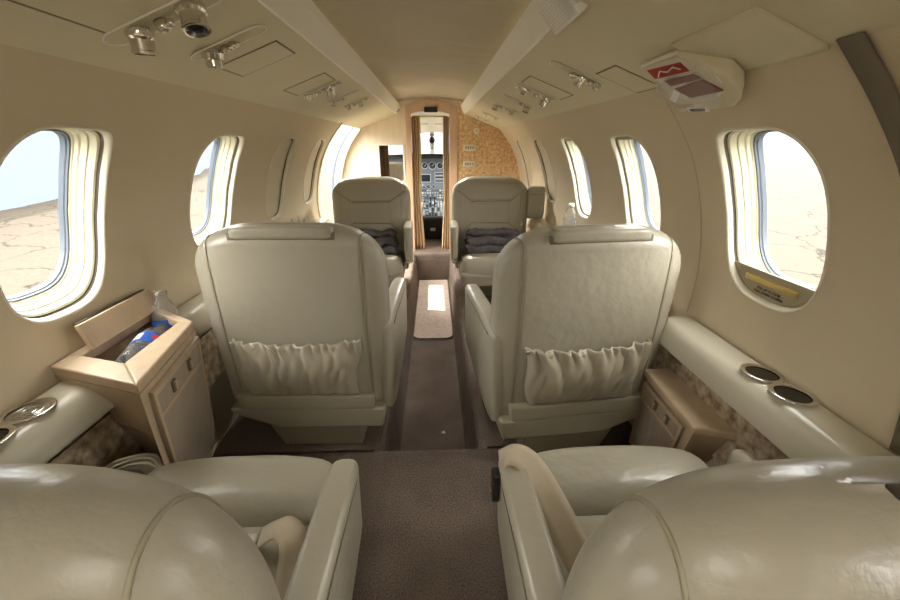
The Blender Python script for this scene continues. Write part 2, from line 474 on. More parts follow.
add_grid(bm, 24, 20, lambda u, v: ((u - .5) * .72, YR + (YB + .02 - YR) * v, ceilz((u - .5) * .72)), .01)
struct('ceiling', bm, M['headliner'])
# rear wall
bm = NB()
outline = [(Xw(z), z) for z in [FZ + (1.27 - FZ) * i / 20 for i in range(21)]] + [(.30, 1.40), (.2, 1.52), (-.2, 1.52), (-.30, 1.40)] + [(-Xw(z), z) for z in [1.27 - (1.27 - FZ) * i / 20 for i in range(21)]]
add_prism(bm, outline, YR - .03, YR, 'y')
struct('wall_back', bm, M['oakpanel'], smooth=False)

# vertical fabric strap on the right wall
bm = NB()
add_grid(bm, 2, 30, lambda u, v: (Xw(.69 + .59 * v) - .004, .440 + .107 * v + .034 * u, .69 + .59 * v), .004)
struct('trim_3', bm, M['strap'])
for i, (s, y) in enumerate(((1, 1.03),)):
    bm = NB()
    add_grid(bm, 1, 24, lambda u, v: (s * (Xw(.69 + .588 * v) - .0012), y + .003 * u, .69 + .588 * v))
    struct('trim_%d' % (4 + i), bm, M['wall_seam'])

# floors: one object, the platform, the two side strips and the dropped aisle
bm = NB()
AY = .985
def quad(*p): bm.faces.new([bm.verts.new(q) for q in p])
FW = .70
def r_edge(x0, z0, x1, z1, n=6): return None
# cross section of the channel (x>=0 side), extruded for both sides
sec = [(.132, 0), (.140, .04), (.150, .20), (.154, .232), (.163, .245), (.178, FZ), (FW, FZ)]
full = [(-x, z) for x, z in sec[::-1]] + sec
N = 60
G = [[bm.verts.new((x + (.002 * math.sin(i * 1.7 + z * 30) if 0 < z < FZ else 0), AY - .008 + (3.42 - AY + .008) * i / N, z)) for x, z in full] for i in range(N + 1)]
for i in range(N):
    for j in range(len(full) - 1): bm.faces.new([G[i][j], G[i + 1][j], G[i + 1][j + 1], G[i][j + 1]])
# platform: rounded nosing at AY
nose = [(YR, FZ), (AY - .02, FZ), (AY - .004, FZ - .004), (AY + .004, FZ - .016), (AY + .004, 0)]
def npos(x, y, z):
    t = min(1, max(0, (abs(x) - .15) / .04))
    return (x, y, z)
xs = [-FW, -.178, -.1, 0, .1, .178, FW]
G = [[bm.verts.new(npos(x, y, z)) for y, z in nose] for x in xs]
for i in range(len(xs) - 1):
    for j in range(len(nose) - 1):
        if (abs(xs[i]) >= .178 and abs(xs[i + 1]) >= .178) and j > 0: continue
        bm.faces.new([G[i][j], G[i + 1][j], G[i + 1][j + 1], G[i][j + 1]])
for s in (-1, 1): quad((s * .178, AY - .02, FZ), (s * FW, AY - .02, FZ), (s * FW, AY, FZ), (s * .178, AY, FZ))
# step up to the cockpit
st = [(3.38, 0), (3.385, FZ - .02), (3.39, FZ - .005), (3.40, FZ), (5.2, FZ)]
G = [[bm.verts.new((x, y, z)) for y, z in st] for x in (-.165, .165)]
for j in range(4): bm.faces.new([G[0][j], G[1][j], G[1][j + 1], G[0][j + 1]])
for s in (-1, 1):
    quad((s * .165, 3.40, FZ), (s * .8, 3.40, FZ), (s * .8, 5.2, FZ), (s * .165, 5.2, FZ))
struct('floor', bm, M['carpet'], smooth=False)
# runner carpet in the forward aisle, daylight painted into its pale tone
bm = NB()
pl = [(-.125, 3.36), (.125, 3.36), (.125, 2.30)] + [(.125 - .05 * (1 - math.cos(a)) , 2.26 - .05 * math.sin(a) + .04 * 0) for a in [PI / 2 * i / 6 for i in range(7)]] + [(-.125 + .05 * (1 - math.cos(a)), 2.26 - .05 * math.sin(a)) for a in [PI / 2 * i / 6 for i in range(6, -1, -1)]]
add_prism(bm, pl, .001, .012, 'z')
rn = tag(link('carpet_mat', bm, M['carpet_daylit'], None, smooth=False), 'taupe carpet mat with rounded end, daylight painted pale into it, in the forward sunken aisle', 'mat')
bm = NB(); add_tube(bm, [(x, y, .010) for x, y in pl[2:-1]], .0035, 6)
link('dark_binding', bm, M['black'], rn)
bm = NB(); add_rbox(bm, (0, 0, .003), (.014, .011, .006), .002, 2)
o = link('paper_scrap', bm, M['paper']); o.location = (.045, 1.345, .0005); o.rotation_euler = (0, 0, .5)
tag(o, 'tiny white scrap of paper on the dark carpet of the sunken aisle', 'scrap')

# ------------------------------------------------------------------ side ledges
def ledge(side, y0, y1, name, label, cups):
    t = thing(name, label, 'armrest ledge', (side * .70, (y0 + y1) / 2, FZ)); cy = (y0 + y1) / 2; cx = side * .70
    # profile (distance from centre line, z); the outer points follow the wall
    P = [(.752, .689), (.735, .690), (.700, .689), (.687, .686), (.677, .679), (.669, .665), (.664, .645), (.661, .628), (.665, .617), (.690, .614), (.748, .614)]
    if side < 0: P = [(x, z + .008 + (.008 if z < .65 else 0)) for x, z in P]
    zl = .008 if side < 0 else 0
    bm = NB(); n = 40; er = .035
    G = []
    for i in range(n + 1):
        u = i / n; y = y0 + (y1 - y0) * u
        # round the ends: shrink towards the wall
        G.append((y, P))
    rings = []
    ends = [(y0, 1)]
    def shrink(f): return [(.752 - (.752 - x) * f if x < .752 else x, .650 + (z - .650) * (.55 + .45 * f)) for x, z in P]
    seq = []
    for a in range(0, 7):
        f = math.sin(PI / 2 * a / 6); seq.append((y0 + er * (1 - math.cos(PI / 2 * (a / 6))) * 0 + er * (a / 6) ** 2, .55 + .45 * f))
    seq2 = [(y1 - (yy - y0), f) for yy, f in seq][::-1]
    mid = [(y0 + er + (y1 - y0 - 2 * er) * i / n, 1) for i in range(1, n)]
    for y, f in seq + mid + seq2:
        rings.append([bm.verts.new((side * x - cx, y - cy, z - FZ)) for x, z in shrink(f)])
    for a, b in zip(rings, rings[1:]):
        for j in range(len(P)): bm.faces.new([a[j], b[j], b[(j + 1) % len(P)], a[(j + 1) % len(P)]])
    bm.faces.new(rings[0]); bm.faces.new(rings[-1][::-1])
    link('padded_top', bm, M['ledge'], t, angle=60)
    for yc, kind in cups:
        bm = NB()
        tl = Matrix.Rotation(side * .03, 4, 'Y')
        R = .0345
        add_lathe(bm, [(R - .004, .0), (R + .003, .0015), (R + .005, .0005), (R + .005, -.001)], (side * .722 - cx, yc - cy, .6935 + zl - FZ), 36, tl, cap=False)
        rim = link('cup_holder', bm, M['chrome'], t)
        bm = NB()
        add_lathe(bm, [(R - .003, .0005), (R - .004, -.0005), (R - .006, -.001)] if 0 else [(R - .003, .0008), (0.0005, .0006)], (side * .722 - cx, yc - cy, .6905 + zl - FZ), 36, tl, cap=False)
        link('cup_liner', bm, M['lens'] if kind == 'dark' else M['steel'], rim)
        if kind == 'steel':
            bm = NB()
            for r_ in (.022, .012): add_lathe(bm, [(r_, 0), (r_ - .001, .002), (r_ - .002, 0)], (side * .722 - cx, yc - cy, .6915 + zl - FZ), 30, tl, cap=False)
            link('ribbed_disc', bm, M['chrome'], rim)
    return t
def dado(side, y0, y1, idx):
    bm = NB()
    add_prism(bm, [(side * .70, .60), (side * .705, .60), (side * .70, .44), (side * .695, .44)], y0, y1, 'y')
    d = struct('trim_%d' % idx, bm, M['dado'], smooth=False)
    bm = NB()
    add_prism(bm, [(side * .703, .445), (side * .715, .445), (side * .71, FZ), (side * .69, FZ)], y0, y1, 'y')
    struct('baseboard_%s_%d' % ('left' if side < 0 else 'right', idx), bm, M['lower'], smooth=False)
dado(1, YR, 3.45, 12); dado(-1, YR, DOOR0 - .02, 13)

# ------------------------------------------------------------------ seats
NA = 220
class Back:
    """closed leather backrest; local x across, y forward, z up from the raised floor"""
    def __init__(s, H=.70, hw=.256, lean=.0, rt=.13):
        s.H, s.hw0, s.lean, s.rt = H, hw, lean, rt
    def par(s, z):
        H = s.H; z0 = .14
        t = max(0, (z - (H - s.rt)) / s.rt)
        tb = max(0, (z0 + .04 - z) / .04)
        hw = s.hw0 * (1 - .035 * max(0, (.45 - z)) / .3)
        hw -= (.17 if s.rt < .15 else .225) * (1 - math.sqrt(max(0, 1 - min(1, t) ** 2.3)))
        hw -= .02 * min(1, tb) ** 2
        rr_ = .085 if s.rt > .15 else .055; td = max(0, (z - (H - rr_)) / rr_)
        hd = (.085 if s.rt > .15 else .062) + .012 * math.sin(PI * min(1, max(0, (z - .1) / .55)))
        hd = hd * (math.sqrt(max(0, 1 - min(1, td) ** 2)) * .96 + .04) * (1 - .25 * min(1, tb) ** 2)
        cy = .085 + s.lean * (.5 - z) - .10 * max(0, z - .25) * .55
        if s.rt > .15:
            hw = s.hw0 * (1 - s.tz(z) ** 3.1) ** (1 / 3.1) - .0002; hd = .092
        return cy, max(hw, .001), hd
    def tz(s, z): return min(1, max(0, (z - (s.H - .24)) / .24))
    def near_y(s, x, z):
        q = min(1, ((abs(x) / s.hw0) ** 3.1 + s.tz(z) ** 3.1) ** (1 / 3.1))
        return .092 * math.sqrt(max(0, 1 - q ** 3.6))
    def surf(s, x, z, front):
        if s.rt > .15:
            return s.par(z)[0] + s.near_y(x, z) * (1 if front else -1)
        cy, hw, hd = s.par(z); q = min(.999, abs(x) / hw)
        return cy + (hd if front else -hd) * (1 - q ** 3.4) ** (1 / 3.4)

def gseg(px, pz, a, b):
    ax, az = a; bx, bz = b; dx, dz = bx - ax, bz - az
    t = max(0, min(1, ((px - ax) * dx + (pz - az) * dz) / (dx * dx + dz * dz)))
    return math.hypot(px - ax - t * dx, pz - az - t * dz)

def back_mesh(B, notch=True):
    bm = NB(); H = B.H; z0 = .14; rings = []; xs_ = .192 if B.rt > .15 else .198
    nz = 110
    zs = []
    for i in range(nz + 1):
        t = i / nz
        zs.append(z0 + (H - z0) * (1 - (1 - t) ** 1.35))
    frontsegs = []
    for sx in (-1, 1):
        frontsegs += [((sx * .12, H - .155), (sx * .235, H - .075)), ((sx * .12, H - .29), (sx * .235, H - .40)), ((sx * .12, H - .155), (sx * .12, H - .29))]
    mainsegs = [((-.12, H - .155), (.12, H - .155)), ((-.12, H - .29), (.12, H - .29))]
    for z in zs:
        cy, hw, hd = B.par(z); ring = []
        for i in range(NA):
            a = 2 * PI * i / NA; c, s_ = math.cos(a), math.sin(a)
            e = 2 / 3.4
            x = hw * math.copysign(abs(c) ** e, c); y = hd * math.copysign(abs(s_) ** e, s_)
            if B.rt > .15: y = math.copysign(B.near_y(x, z), s_)
            n = Vector((c * .4, math.copysign(abs(s_) ** .3, s_), 0)); 
            g = 0
            if s_ > .05 and B.rt < .15:
                d = min(gseg(x, z, *q) for q in mainsegs)
                g = .009 * math.exp(-(d / .007) ** 2)
                d = min(gseg(x, z, *q) for q in frontsegs)
                g = max(g, .0035 * math.exp(-(d / .005) ** 2))
                # swelling between seams
                if abs(x) < .12 and H - .29 < z < H - .155: g -= .004
            elif s_ <= .05:
                d = abs(abs(x) - xs_)
                g = .004 * math.exp(-(d / .0035) ** 2)
                g -= .005 * (1 - min(1, abs(x) / xs_) ** 2)
            if B.rt > .15: g = 0
            elif s_ > -.2 and z > H - .06:
                g = max(g, .004 * math.exp(-((abs(x) - xs_) / .0035) ** 2))
            p = Vector((x, cy + y, z))
            if abs(s_) > .02: p.y -= math.copysign(g, s_)
            if z > H - .05: p.z -= max(0, g) * .8
            ring.append(bm.verts.new(p))
        rings.append(ring)
    for a, b in zip(rings, rings[1:]):
        for i in range(NA): bm.faces.new([a[i], a[(i + 1) % NA], b[(i + 1) % NA], b[i]])
    bm.faces.new(rings[0][::-1]); bm.faces.new(rings[-1])
    return bm

def make_seat(inb, label, near=False, rear_detail=True, H=.70):
    """inb = +1 when the aisle is towards local +x"""
    t = thing('passenger_seat', label, 'seat', group='cream leather passenger seats')
    B = Back(H=H, rt=.24 if near else .13)
    link('backrest', back_mesh(B), M['leather'], t)
    if not near:
        for hz in (H - .155, H - .29):
            bm = NB(); add_tube(bm, [(x, B.surf(x, hz, True) - .0065, hz) for x in [-.118 + .236 * i / 16 for i in range(17)]], .0022, 6)
            link('seam', bm, M['leather_dark'], t)
        for sx in (-1, 1):
            for (xa, za), (xb, zb) in (((.12, H - .155), (.225, H - .082)), ((.12, H - .29), (.225, H - .375))):
                bm = NB(); add_tube(bm, [(sx * (xa + (xb - xa) * i / 12), B.surf(xa + (xb - xa) * i / 12, za + (zb - za) * i / 12, True) - .0018, za + (zb - za) * i / 12) for i in range(13)], .0014, 6)
                link('seam', bm, M['leather_dark'], t)
    # headrest bar in the notch on top of the back
    cy, hw, hd = B.par(H - .03)
    if not near:
        bm = NB(); add_rbox(bm, (0, cy - .030, H - .018), (.262, .052, .032), .010, 8, fn=lambda q: Vector((q.x, q.y + .3 * q.x * q.x * .2, q.z - .10 * q.x * q.x)))
        link('headrest', bm, M['leather'], t)
        bm = NB(); add_rbox(bm, (0, cy - .026, H - .0270), (.274, .054, .022), .005, 6)
        link('headrest_slot', bm, M['leather_dark'], t)
    else:
        bm = NB(); add_rbox(bm, (-inb * .030, cy - .010, H - .0055), (.10, .020, .014), .0065, 8)
        link('headrest_slot', bm, M['gap'], t)
    if 1:
        x0 = .192 if near else .198
        zm = max(z for z in [.3 + i * .0005 for i in range(800)] if z < H and B.par(z)[1] > x0)
        for sx in (-1, 1):
            pts = [(sx * x0, B.surf(x0, z, False) - .0004, z) for z in [.2 + (zm - .2) * (1 - (1 - i / 40) ** 2.5) for i in range(40)]]
            pts += [(sx * x0, B.surf(x0, z, True) + .0004, z) for z in [zm - (zm - .3) * (i / 40) ** 2.5 for i in range(41)]]
            bm = NB(); add_tube(bm, pts, .0026 if near else .0016, 8)
            link('piping', bm, M['leather_seam'], t)
    if rear_detail:
        # gathered map pocket
        zt, zb = .395, .205
        def pk(u, v, off=0):
            x = (u - .5) * (.36 - .045 * v) + .006 * math.sin(v * 7)
            z = zt - (zt - zb) * v - .012 * math.sin(PI * u) * (1 - v)
            fold = 0
            for f, am, ph in ((9, .0065, .4), (15, .005, 1.7), (23, .003, 2.2)):
                fold += am * math.sin(f * PI * (u + .10 * math.sin(v * 2.2 + f)) + ph)
            fold *= (.9 - .65 * v)
            ruffle = .005 * math.sin(u * 95) * math.exp(-((v - .06) / .07) ** 2)
            y = B.surf(x, z, False) - .010 - .016 * math.sin(PI * min(1, v * 1.0 + .05)) * (math.sin(PI * u) ** .4) + fold + ruffle
            if v > .97 or u < .01 or u > .99: y = B.surf(x, z, False) + .001
            return (x, y, z)
        bm = NB(); add_grid(bm, 130, 40, pk, .004)
        p = link('seat_pocket', bm, M['pocket'], t)
        bm = NB()
        add_grid(bm, 130, 5, lambda u, v: (lambda q: (q[0], q[1] - .003 - .002 * math.sin(PI * v), q[2] + .004 + .006 * math.sin(u * 80) * 0.3))(pk(u, .02 + .09 * v)), .003)
        link('gathered_hem', bm, M['pocket'], p)
        for sx in (-1, 1):
            bm = NB(); add_sphere(bm, (sx * .176, B.surf(sx * .176, .392, False) - .017, .388), .006, 1, .6, 1)
            link('snap_button', bm, M['steel'], p)
        # piping under the pocket and the two lower rear panels
        bm = NB(); add_rbox(bm, (0, .02, .180), (.41, .05, .052), .008, 8, fn=lambda q: Vector((q.x * (1 + .5 * q.z), q.y + .008, q.z)))
        link('rear_lower_panel', bm, M['shell'], t)
        bm = NB()
        pl = [(-.235, .160), (.235, .160), (.235, .135), (.225, .090), (-.09, .085), (-.225, .140)]
        pl = [(x * inb, z) for x, z in pl]
        add_prism(bm, pl, .004, .10, 'y')
        link('rear_hem_panel', bm, M['shell'], t, smooth=True, bevel=.008, angle=40)
    # base
    bm = NB()
    lo = [(-.10, .03), (.15, .03), (.15, .40), (-.10, .40)]; hi = [(-.135, .02), (.155, .02), (.155, .42), (-.135, .42)]
    add_hull(bm, [(x * inb, y, 0.0) for x, y in lo], [(x * inb, y, .095) for x, y in hi])
    link('base', bm, M['shell'], t, smooth=True, bevel=.006, angle=40)
    bm = NB()
    add_rbox(bm, (0, .30, .15), (.43, .50, .08), .02, 8)
    link('seat_pan', bm, M['shell'], t)
    # cushion: rear pad and front bolster
    bm = NB()
    add_rbox(bm, (0, .27, .185), (.405, .28, .11), .035, 12, puff=.008)
    link('seat_cushion', bm, M['leather'], t)
    bm = NB()
    add_rbox(bm, (0, .450, .200), (.42, .175, .150), .052, 16, puff=.012, fn=lambda q: Vector((q.x, q.y - (.03 * (abs(q.x) / .21) ** 3 if q.y > 0 else 0), q.z)))
    link('cushion_bolster', bm, M['leather'], t)
    # aisle armrest: tapering padded panel
    def arm(sx, w, zt, y0, y1, zb, nm):
        bm = NB()
        def f(q):
            u = (q.y + (y1 - y0) / 2) / (y1 - y0)      # 0 rear .. 1 front
            h = (q.z + .5) 
            top = zt - .02 * (1 - u) ** 2; bot = zb + .13 * max(0, u - .15) ** 1.3
            return Vector((q.x * (.8 + .2 * h) + sx * .012 * u, q.y, bot + (top - bot) * h))
        add_rbox(bm, (0, 0, 0), (w, y1 - y0, 1), .0255, 12, fn=f)
        for v in bm.verts: v.co += Vector((sx * .238, (y0 + y1) / 2, 0))
        o = link(nm, bm, M['leather'], t)
        return o
    a = arm(inb, .052, .386 if near else .445, .03, .385 if near else .41, .135, 'armrest')
    # stitched seam along the armrest side
    bm = NB(); add_tube(bm, [(inb * (.238 + .0275 + .010 * (y / .4)), y, (.366 if near else .425) - .02 * (1 - y / .385) ** 2) for y in [.07 + .28 * i / 12 for i in range(13)]], .0012, 6)
    link('armrest_seam', bm, M['leather_dark'], a)
    bm = NB(); add_rbox(bm, (-inb * .237, .305, .255), (.042, .29, .14), .02, 8)
    link('outboard_armrest', bm, M['leather'], t)
    return t

# middle pair: facing forward, seen from behind
mid_l = make_seat(1, 'middle left seat seen from behind, map pocket on its back, by the bottle cabinet', H=.71)
mid_l.location = (-.372, .985, FZ); mid_l.rotation_euler = (0, 0, math.radians(-1.5))
mid_r = make_seat(-1, 'middle right seat seen from behind, map pocket on its back, by the closed cabinet', H=.71)
mid_r.location = (.437, .925, FZ); mid_r.rotation_euler = (0, 0, math.radians(6))
# front pair: facing aft (a copy turned round has its aisle side swapped)
front_l = dup(mid_r, (-.395, 2.73, FZ), PI, 'rear-facing cream seat by the bright entry door, dark blanket on it')
front_r = dup(mid_l, (.388, 2.73, FZ), PI, 'rear-facing cream seat before the tan textured bulkhead, dark blanket on it')
# near pair
near_l = make_seat(1, 'nearest left cream seat, belt end lying on its cushion', near=True, rear_detail=False, H=.664)
near_l.location = (-.392, .165, FZ)
near_r = make_seat(-1, 'nearest right cream seat, belt draped over its aisle armrest', near=True, rear_detail=False, H=.642)
near_r.location = (.402, .165, FZ)
# controls in the armrest fronts of the two rear-facing seats
for st_, sx in ((front_l, -1), (front_r, 1)):
    bm = NB()
    add_rbox(bm, (sx * .249, .386, .335), (.020, .008, .075), .003, 5)
    c = link('control_plate', bm, M['panel_grey'], st_)
    for i in range(3):
        bm = NB(); add_rbox(bm, (sx * .249, .391, .355 - i * .02), (.013, .005, .010), .002, 3)
        link('button', bm, M['black'], c)

# seat belts
def ribbon(bm, pts, w, widthdir, th=.0016, sub=8):
    P = [Vector(p) for p in pts]; W = [Vector(d).normalized() for d in widthdir]
    out = []
    for i in range(len(P) - 1):
        p0 = P[max(i - 1, 0)]; p1 = P[i]; p2 = P[i + 1]; p3 = P[min(i + 2, len(P) - 1)]
        for k_ in range(sub):
            t = k_ / sub
            c = .5 * ((2 * p1) + (-p0 + p2) * t + (2 * p0 - 5 * p1 + 4 * p2 - p3) * t * t + (-p0 + 3 * p1 - 3 * p2 + p3) * t**3)
            out.append((c, W[i].lerp(W[i + 1], t).normalized()))
    out.append((P[-1], W[-1]))
    G = [[bm.verts.new(c + d * w * (j / 4 - .5)) for j in range(5)] for c, d in out]
    for i in range(len(G) - 1):
        for j in range(4): bm.faces.new([G[i][j], G[i + 1][j], G[i + 1][j + 1], G[i][j + 1]])
    g = bm.faces[:]; bmesh.ops.recalc_face_normals(bm, faces=g); bmesh.ops.solidify(bm, geom=g, thickness=th)
# right near: from the seat joint, forward and over the armrest front
bm = NB()
ribbon(bm, [(-.12, .155, .262), (-.135, .20, .275), (-.165, .25, .305), (-.195, .31, .352), (-.222, .355, .386), (-.248, .372, .3915), (-.272, .372, .376)],
       .053, [(1, .2, .2), (.95, .25, .3), (.9, .35, .35), (.85, .45, .25), (.75, .7, .05), (.4, 1, 0), (.1, 1, 0)])
b_ = link('seat_belt', bm, M['belt'], near_r)
bm = NB(); add_rbox(bm, (-.280, .350, .345), (.014, .026, .060), .004, 5)
bk = link('buckle', bm, M['black'], b_)
bm = NB(); add_rbox(bm, (-.288, .350, .330), (.004, .010, .012), .001, 3)
link('latch', bm, M['chrome'], bk)
# left near: from the joint by the armrest, bending over with the tongue to the left
bm = NB()
ribbon(bm, [(.183, .10, .262), (.185, .18, .268), (.186, .235, .285), (.178, .285, .308), (.152, .312, .306), (.122, .318, .285), (.104, .318, .272)],
       .044, [(1, 0, 0), (1, .1, 0), (1, .25, 0), (1, .8, 0), (.4, 1, 0), (0, 1, 0), (-.1, 1, 0)])
b_ = link('seat_belt', bm, M['belt'], near_l)
bm = NB(); add_rbox(bm, (.090, .318, .268), (.026, .030, .006), .002, 4)
link('buckle_tongue', bm, M['steel'], b_)
# left near outboard: bunched belt between seat and ledge
bm = NB()
for k_ in range(3):
    ribbon(bm, [(-.262, .36 - .01 * k_, .25), (-.262, .42, .272 + .010 * k_), (-.250, .47, .280 + .010 * k_), (-.225, .51 + .012 * k_, .255), (-.215, .52, .20)],
           .026, [(1, -.4, .5), (1, -.2, .6), (.8, .4, .5), (.7, .6, .3), (.7, .6, 0)], sub=6)
link('seat_belt', bm, M['belt'], near_l)

# ------------------------------------------------------------------ ledges
ledge(1, .18, 1.02, 'side_ledge', 'padded cream armrest ledge along the right wall with two dark cup holders', [(.620, 'dark'), (.697, 'dark')])
ledge(-1, .18, .745, 'side_ledge', 'padded cream armrest ledge along the left wall ending at the oak cabinet, with cup holders', [(.536, 'dark'), (.613, 'steel')])
ledge(-1, 1.05, 2.66, 'side_ledge', 'padded cream ledge along the left wall beyond the open oak cabinet', [])
ledge(1, 1.10, 3.45, 'side_ledge', 'padded cream ledge along the right wall behind the middle seat, water bottle on it', [])

# ------------------------------------------------------------------ cabinets
def lerp(a, b, t): return tuple(a[i] + (b[i] - a[i]) * t for i in range(3))
def face_pt(A, B, C, D, u, v, off=0):
    """bilinear on quad A(bottom-left) B(bottom-right) C(top-right) D(top-left)"""
    p = Vector(lerp(lerp(A, B, u), lerp(D, C, u), v))
    n = (Vector(B) - Vector(A)).cross(Vector(D) - Vector(A)).normalized()
    return p + n * off
def slab_on(bm, Q, u0, u1, v0, v1, o0, o1):
    lo = [face_pt(*Q, u, v, o0) for u, v in ((u0, v0), (u1, v0), (u1, v1), (u0, v1))]
    hi = [face_pt(*Q, u, v, o1) for u, v in ((u0, v0), (u1, v0), (u1, v1), (u0, v1))]
    add_hull(bm, lo, hi)

cab = thing('storage_cabinet', 'pale oak cabinet against the left wall with its top flap open and bottles inside', 'cabinet', (-.66, .86, FZ))
def W(p): return (p[0] + .66, p[1] - .86, p[2] - FZ)
T = .735
A, B_, C_, D_ = (-.762, .715, T), (-.540, .640, T), (-.596, .925, T), (-.766, 1.035, T)
a, b, c, d = (-.700, .86, FZ), (-.650, .765, FZ), (-.690, 1.02, FZ), (-.700, 1.06, FZ)
zt = T - .024
def down(p): return (p[0], p[1], zt)
# carcass below the top, open above inside
bm = NB()
add_hull(bm, [W(p) for p in (a, b, c, d)], [W((q[0], q[1], .58)) for q in (lerp(a, A, .72), lerp(b, B_, .68), lerp(c, C_, .68), lerp(d, D_, .72))])
# walls of the upper bin
up = [lerp(a, A, .68), lerp(b, B_, .68), lerp(c, C_, .68), lerp(d, D_, .68)]
top = [A, B_, C_, D_]
cen = Vector((-.675, .83, 0))
def inset(p, f): return (p[0] + (cen.x - p[0]) * f, p[1] + (cen.y - p[1]) * f, p[2])
for i in range(4):
    j = (i + 1) % 4
    q0, q1, q2, q3 = up[i], up[j], down(top[j]), down(top[i])
    add_hull(bm, [W(q0), W(q1), W(q2), W(q3)], [W(inset(q, .10)) for q in (q0, q1, q2, q3)])
link('body', bm, M['wood'], cab, smooth=False)
# mitred top frame
hol = [(-.733, .757, T), (-.620, .722, T), (-.632, .925, T), (-.738, .990, T)]
bm = NB()
for i in range(4):
    j = (i + 1) % 4
    lo = [W((p[0], p[1], zt)) for p in (top[i], top[j], hol[j], hol[i])]; hi = [W(p) for p in (top[i], top[j], hol[j], hol[i])]
    add_hull(bm, lo, hi)
link('top_frame', bm, M['wood'], cab, smooth=True, bevel=.004, angle=30)
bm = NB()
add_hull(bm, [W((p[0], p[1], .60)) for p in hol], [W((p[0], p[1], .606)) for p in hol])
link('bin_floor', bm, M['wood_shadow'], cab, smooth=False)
# flap leaning on the wall
bm = NB()
h0, h1 = Vector((-.728, .772, T + .002)), Vector((-.733, .998, T + .002))
upv = Vector((-.018, .004, .056)); nrm_ = Vector((.012, 0, .003))
add_hull(bm, [W(h0), W(h1), W(h1 + nrm_), W(h0 + nrm_)], [W(h0 + upv), W(h1 + upv), W(h1 + upv + nrm_), W(h0 + upv + nrm_)])
fl = link('flap', bm, M['wood'], cab, smooth=True, bevel=.002, angle=30)
bm = NB()
g0 = h0 + upv * 1.0 + Vector((-.004, .004, 0)); g1 = h1 + upv + Vector((-.004, -.004, 0))
add_hull(bm, [W(g0), W(g1), W(g1 + Vector((.007, 0, 0))), W(g0 + Vector((.007, 0, 0)))], [W(p + Vector((0, 0, .003))) for p in (g0, g1, g1 + Vector((.007, 0, 0)), g0 + Vector((.007, 0, 0)))])
link('hinge_groove', bm, M['black'], fl, smooth=False)
# door on the aisle face: quad b (near) -> c (far), viewed from the aisle: far is on the right
Bt, Ct = down(B_), down(C_)
Q = (W(b), W(c), W(Ct), W(Bt))
nn = (Vector(Q[1]) - Vector(Q[0])).cross(Vector(Q[3]) - Vector(Q[0])).normalized()
sg = 1 if nn.x > 0 else -1
bm = NB(); slab_on(bm, Q, .09, .97, .04, .965, -.002 * sg, .006 * sg)
dr = link('door', bm, M['wood_dark'], cab, smooth=False)
bm = NB()
for u0, u1, v0, v1 in ((.09, .125, .04, .965), (.935, .97, .04, .965), (.125, .935, .04, .075), (.125, .935, .93, .965), (.125, .935, .79, .81)):
    slab_on(bm, Q, u0, u1, v0, v1, .005 * sg, .009 * sg)
link('door_moulding', bm, M['wood'], dr, smooth=False)
for u in (.38, .70):
    bm = NB(); slab_on(bm, Q, u - .03, u + .03, .835, .905, .006 * sg, .010 * sg)
    hd_ = link('handle', bm, M['wood_shadow'], dr, smooth=False)
    bm = NB(); slab_on(bm, Q, u + .0, u + .025, .845, .895, .010 * sg, .013 * sg); link('latch', bm, M['wood'], hd_, smooth=False)

cab2 = thing('storage_cabinet', 'low oak cabinet with closed door under the right wall ledge beside the middle right seat', 'cabinet', (.67, .85, FZ))
def W2(p): return (p[0] - .67, p[1] - .85, p[2] - FZ)
T2 = .545
A2, B2, C2, D2 = (.706, .690, T2), (.622, .715, T2), (.634, .955, T2), (.706, .955, T2)
a2, b2, c2, d2 = (.694, .80, FZ), (.655, .80, FZ), (.643, .985, FZ), (.690, .985, FZ)
bm = NB(); z2 = T2 - .022
add_hull(bm, [W2(p) for p in (a2, b2, c2, d2)], [W2((p[0], p[1], z2)) for p in (A2, B2, C2, D2)])
link('body', bm, M['wood'], cab2, smooth=False)
bm = NB()
def o2(p, dx, dy): return (p[0] + dx, p[1] + dy, p[2])
tt = [o2(A2, 0, -.012), o2(B2, -.010, -.010), o2(C2, -.008, .006), o2(D2, 0, .006)]
add_hull(bm, [W2((p[0], p[1], z2)) for p in tt], [W2(p) for p in tt])
link('top', bm, M['wood'], cab2, smooth=True, bevel=.006, angle=30)
Q = (W2(c2), W2(b2), W2((B2[0], B2[1], z2)), W2((C2[0], C2[1], z2)))
nn = (Vector(Q[1]) - Vector(Q[0])).cross(Vector(Q[3]) - Vector(Q[0])).normalized(); sg = 1 if nn.x < 0 else -1
bm = NB(); slab_on(bm, Q, .03, .88, .04, .95, -.002 * sg, .005 * sg)
dr = link('door', bm, M['wood_dark'], cab2, smooth=False)
bm = NB()
for u0, u1, v0, v1 in ((.03, .07, .04, .95), (.84, .88, .04, .95), (.07, .84, .04, .08), (.07, .84, .91, .95), (.07, .84, .72, .745)):
    slab_on(bm, Q, u0, u1, v0, v1, .004 * sg, .008 * sg)
link('door_moulding', bm, M['wood'], dr, smooth=False)
for u in (.36, .62):
    bm = NB(); slab_on(bm, Q, u - .035, u + .035, .79, .88, .005 * sg, .009 * sg)
    hd_ = link('handle', bm, M['wood_shadow'], dr, smooth=False)
    bm = NB(); slab_on(bm, Q, u - .03, u, .80, .87, .009 * sg, .012 * sg); link('latch', bm, M['wood'], hd_, smooth=False)

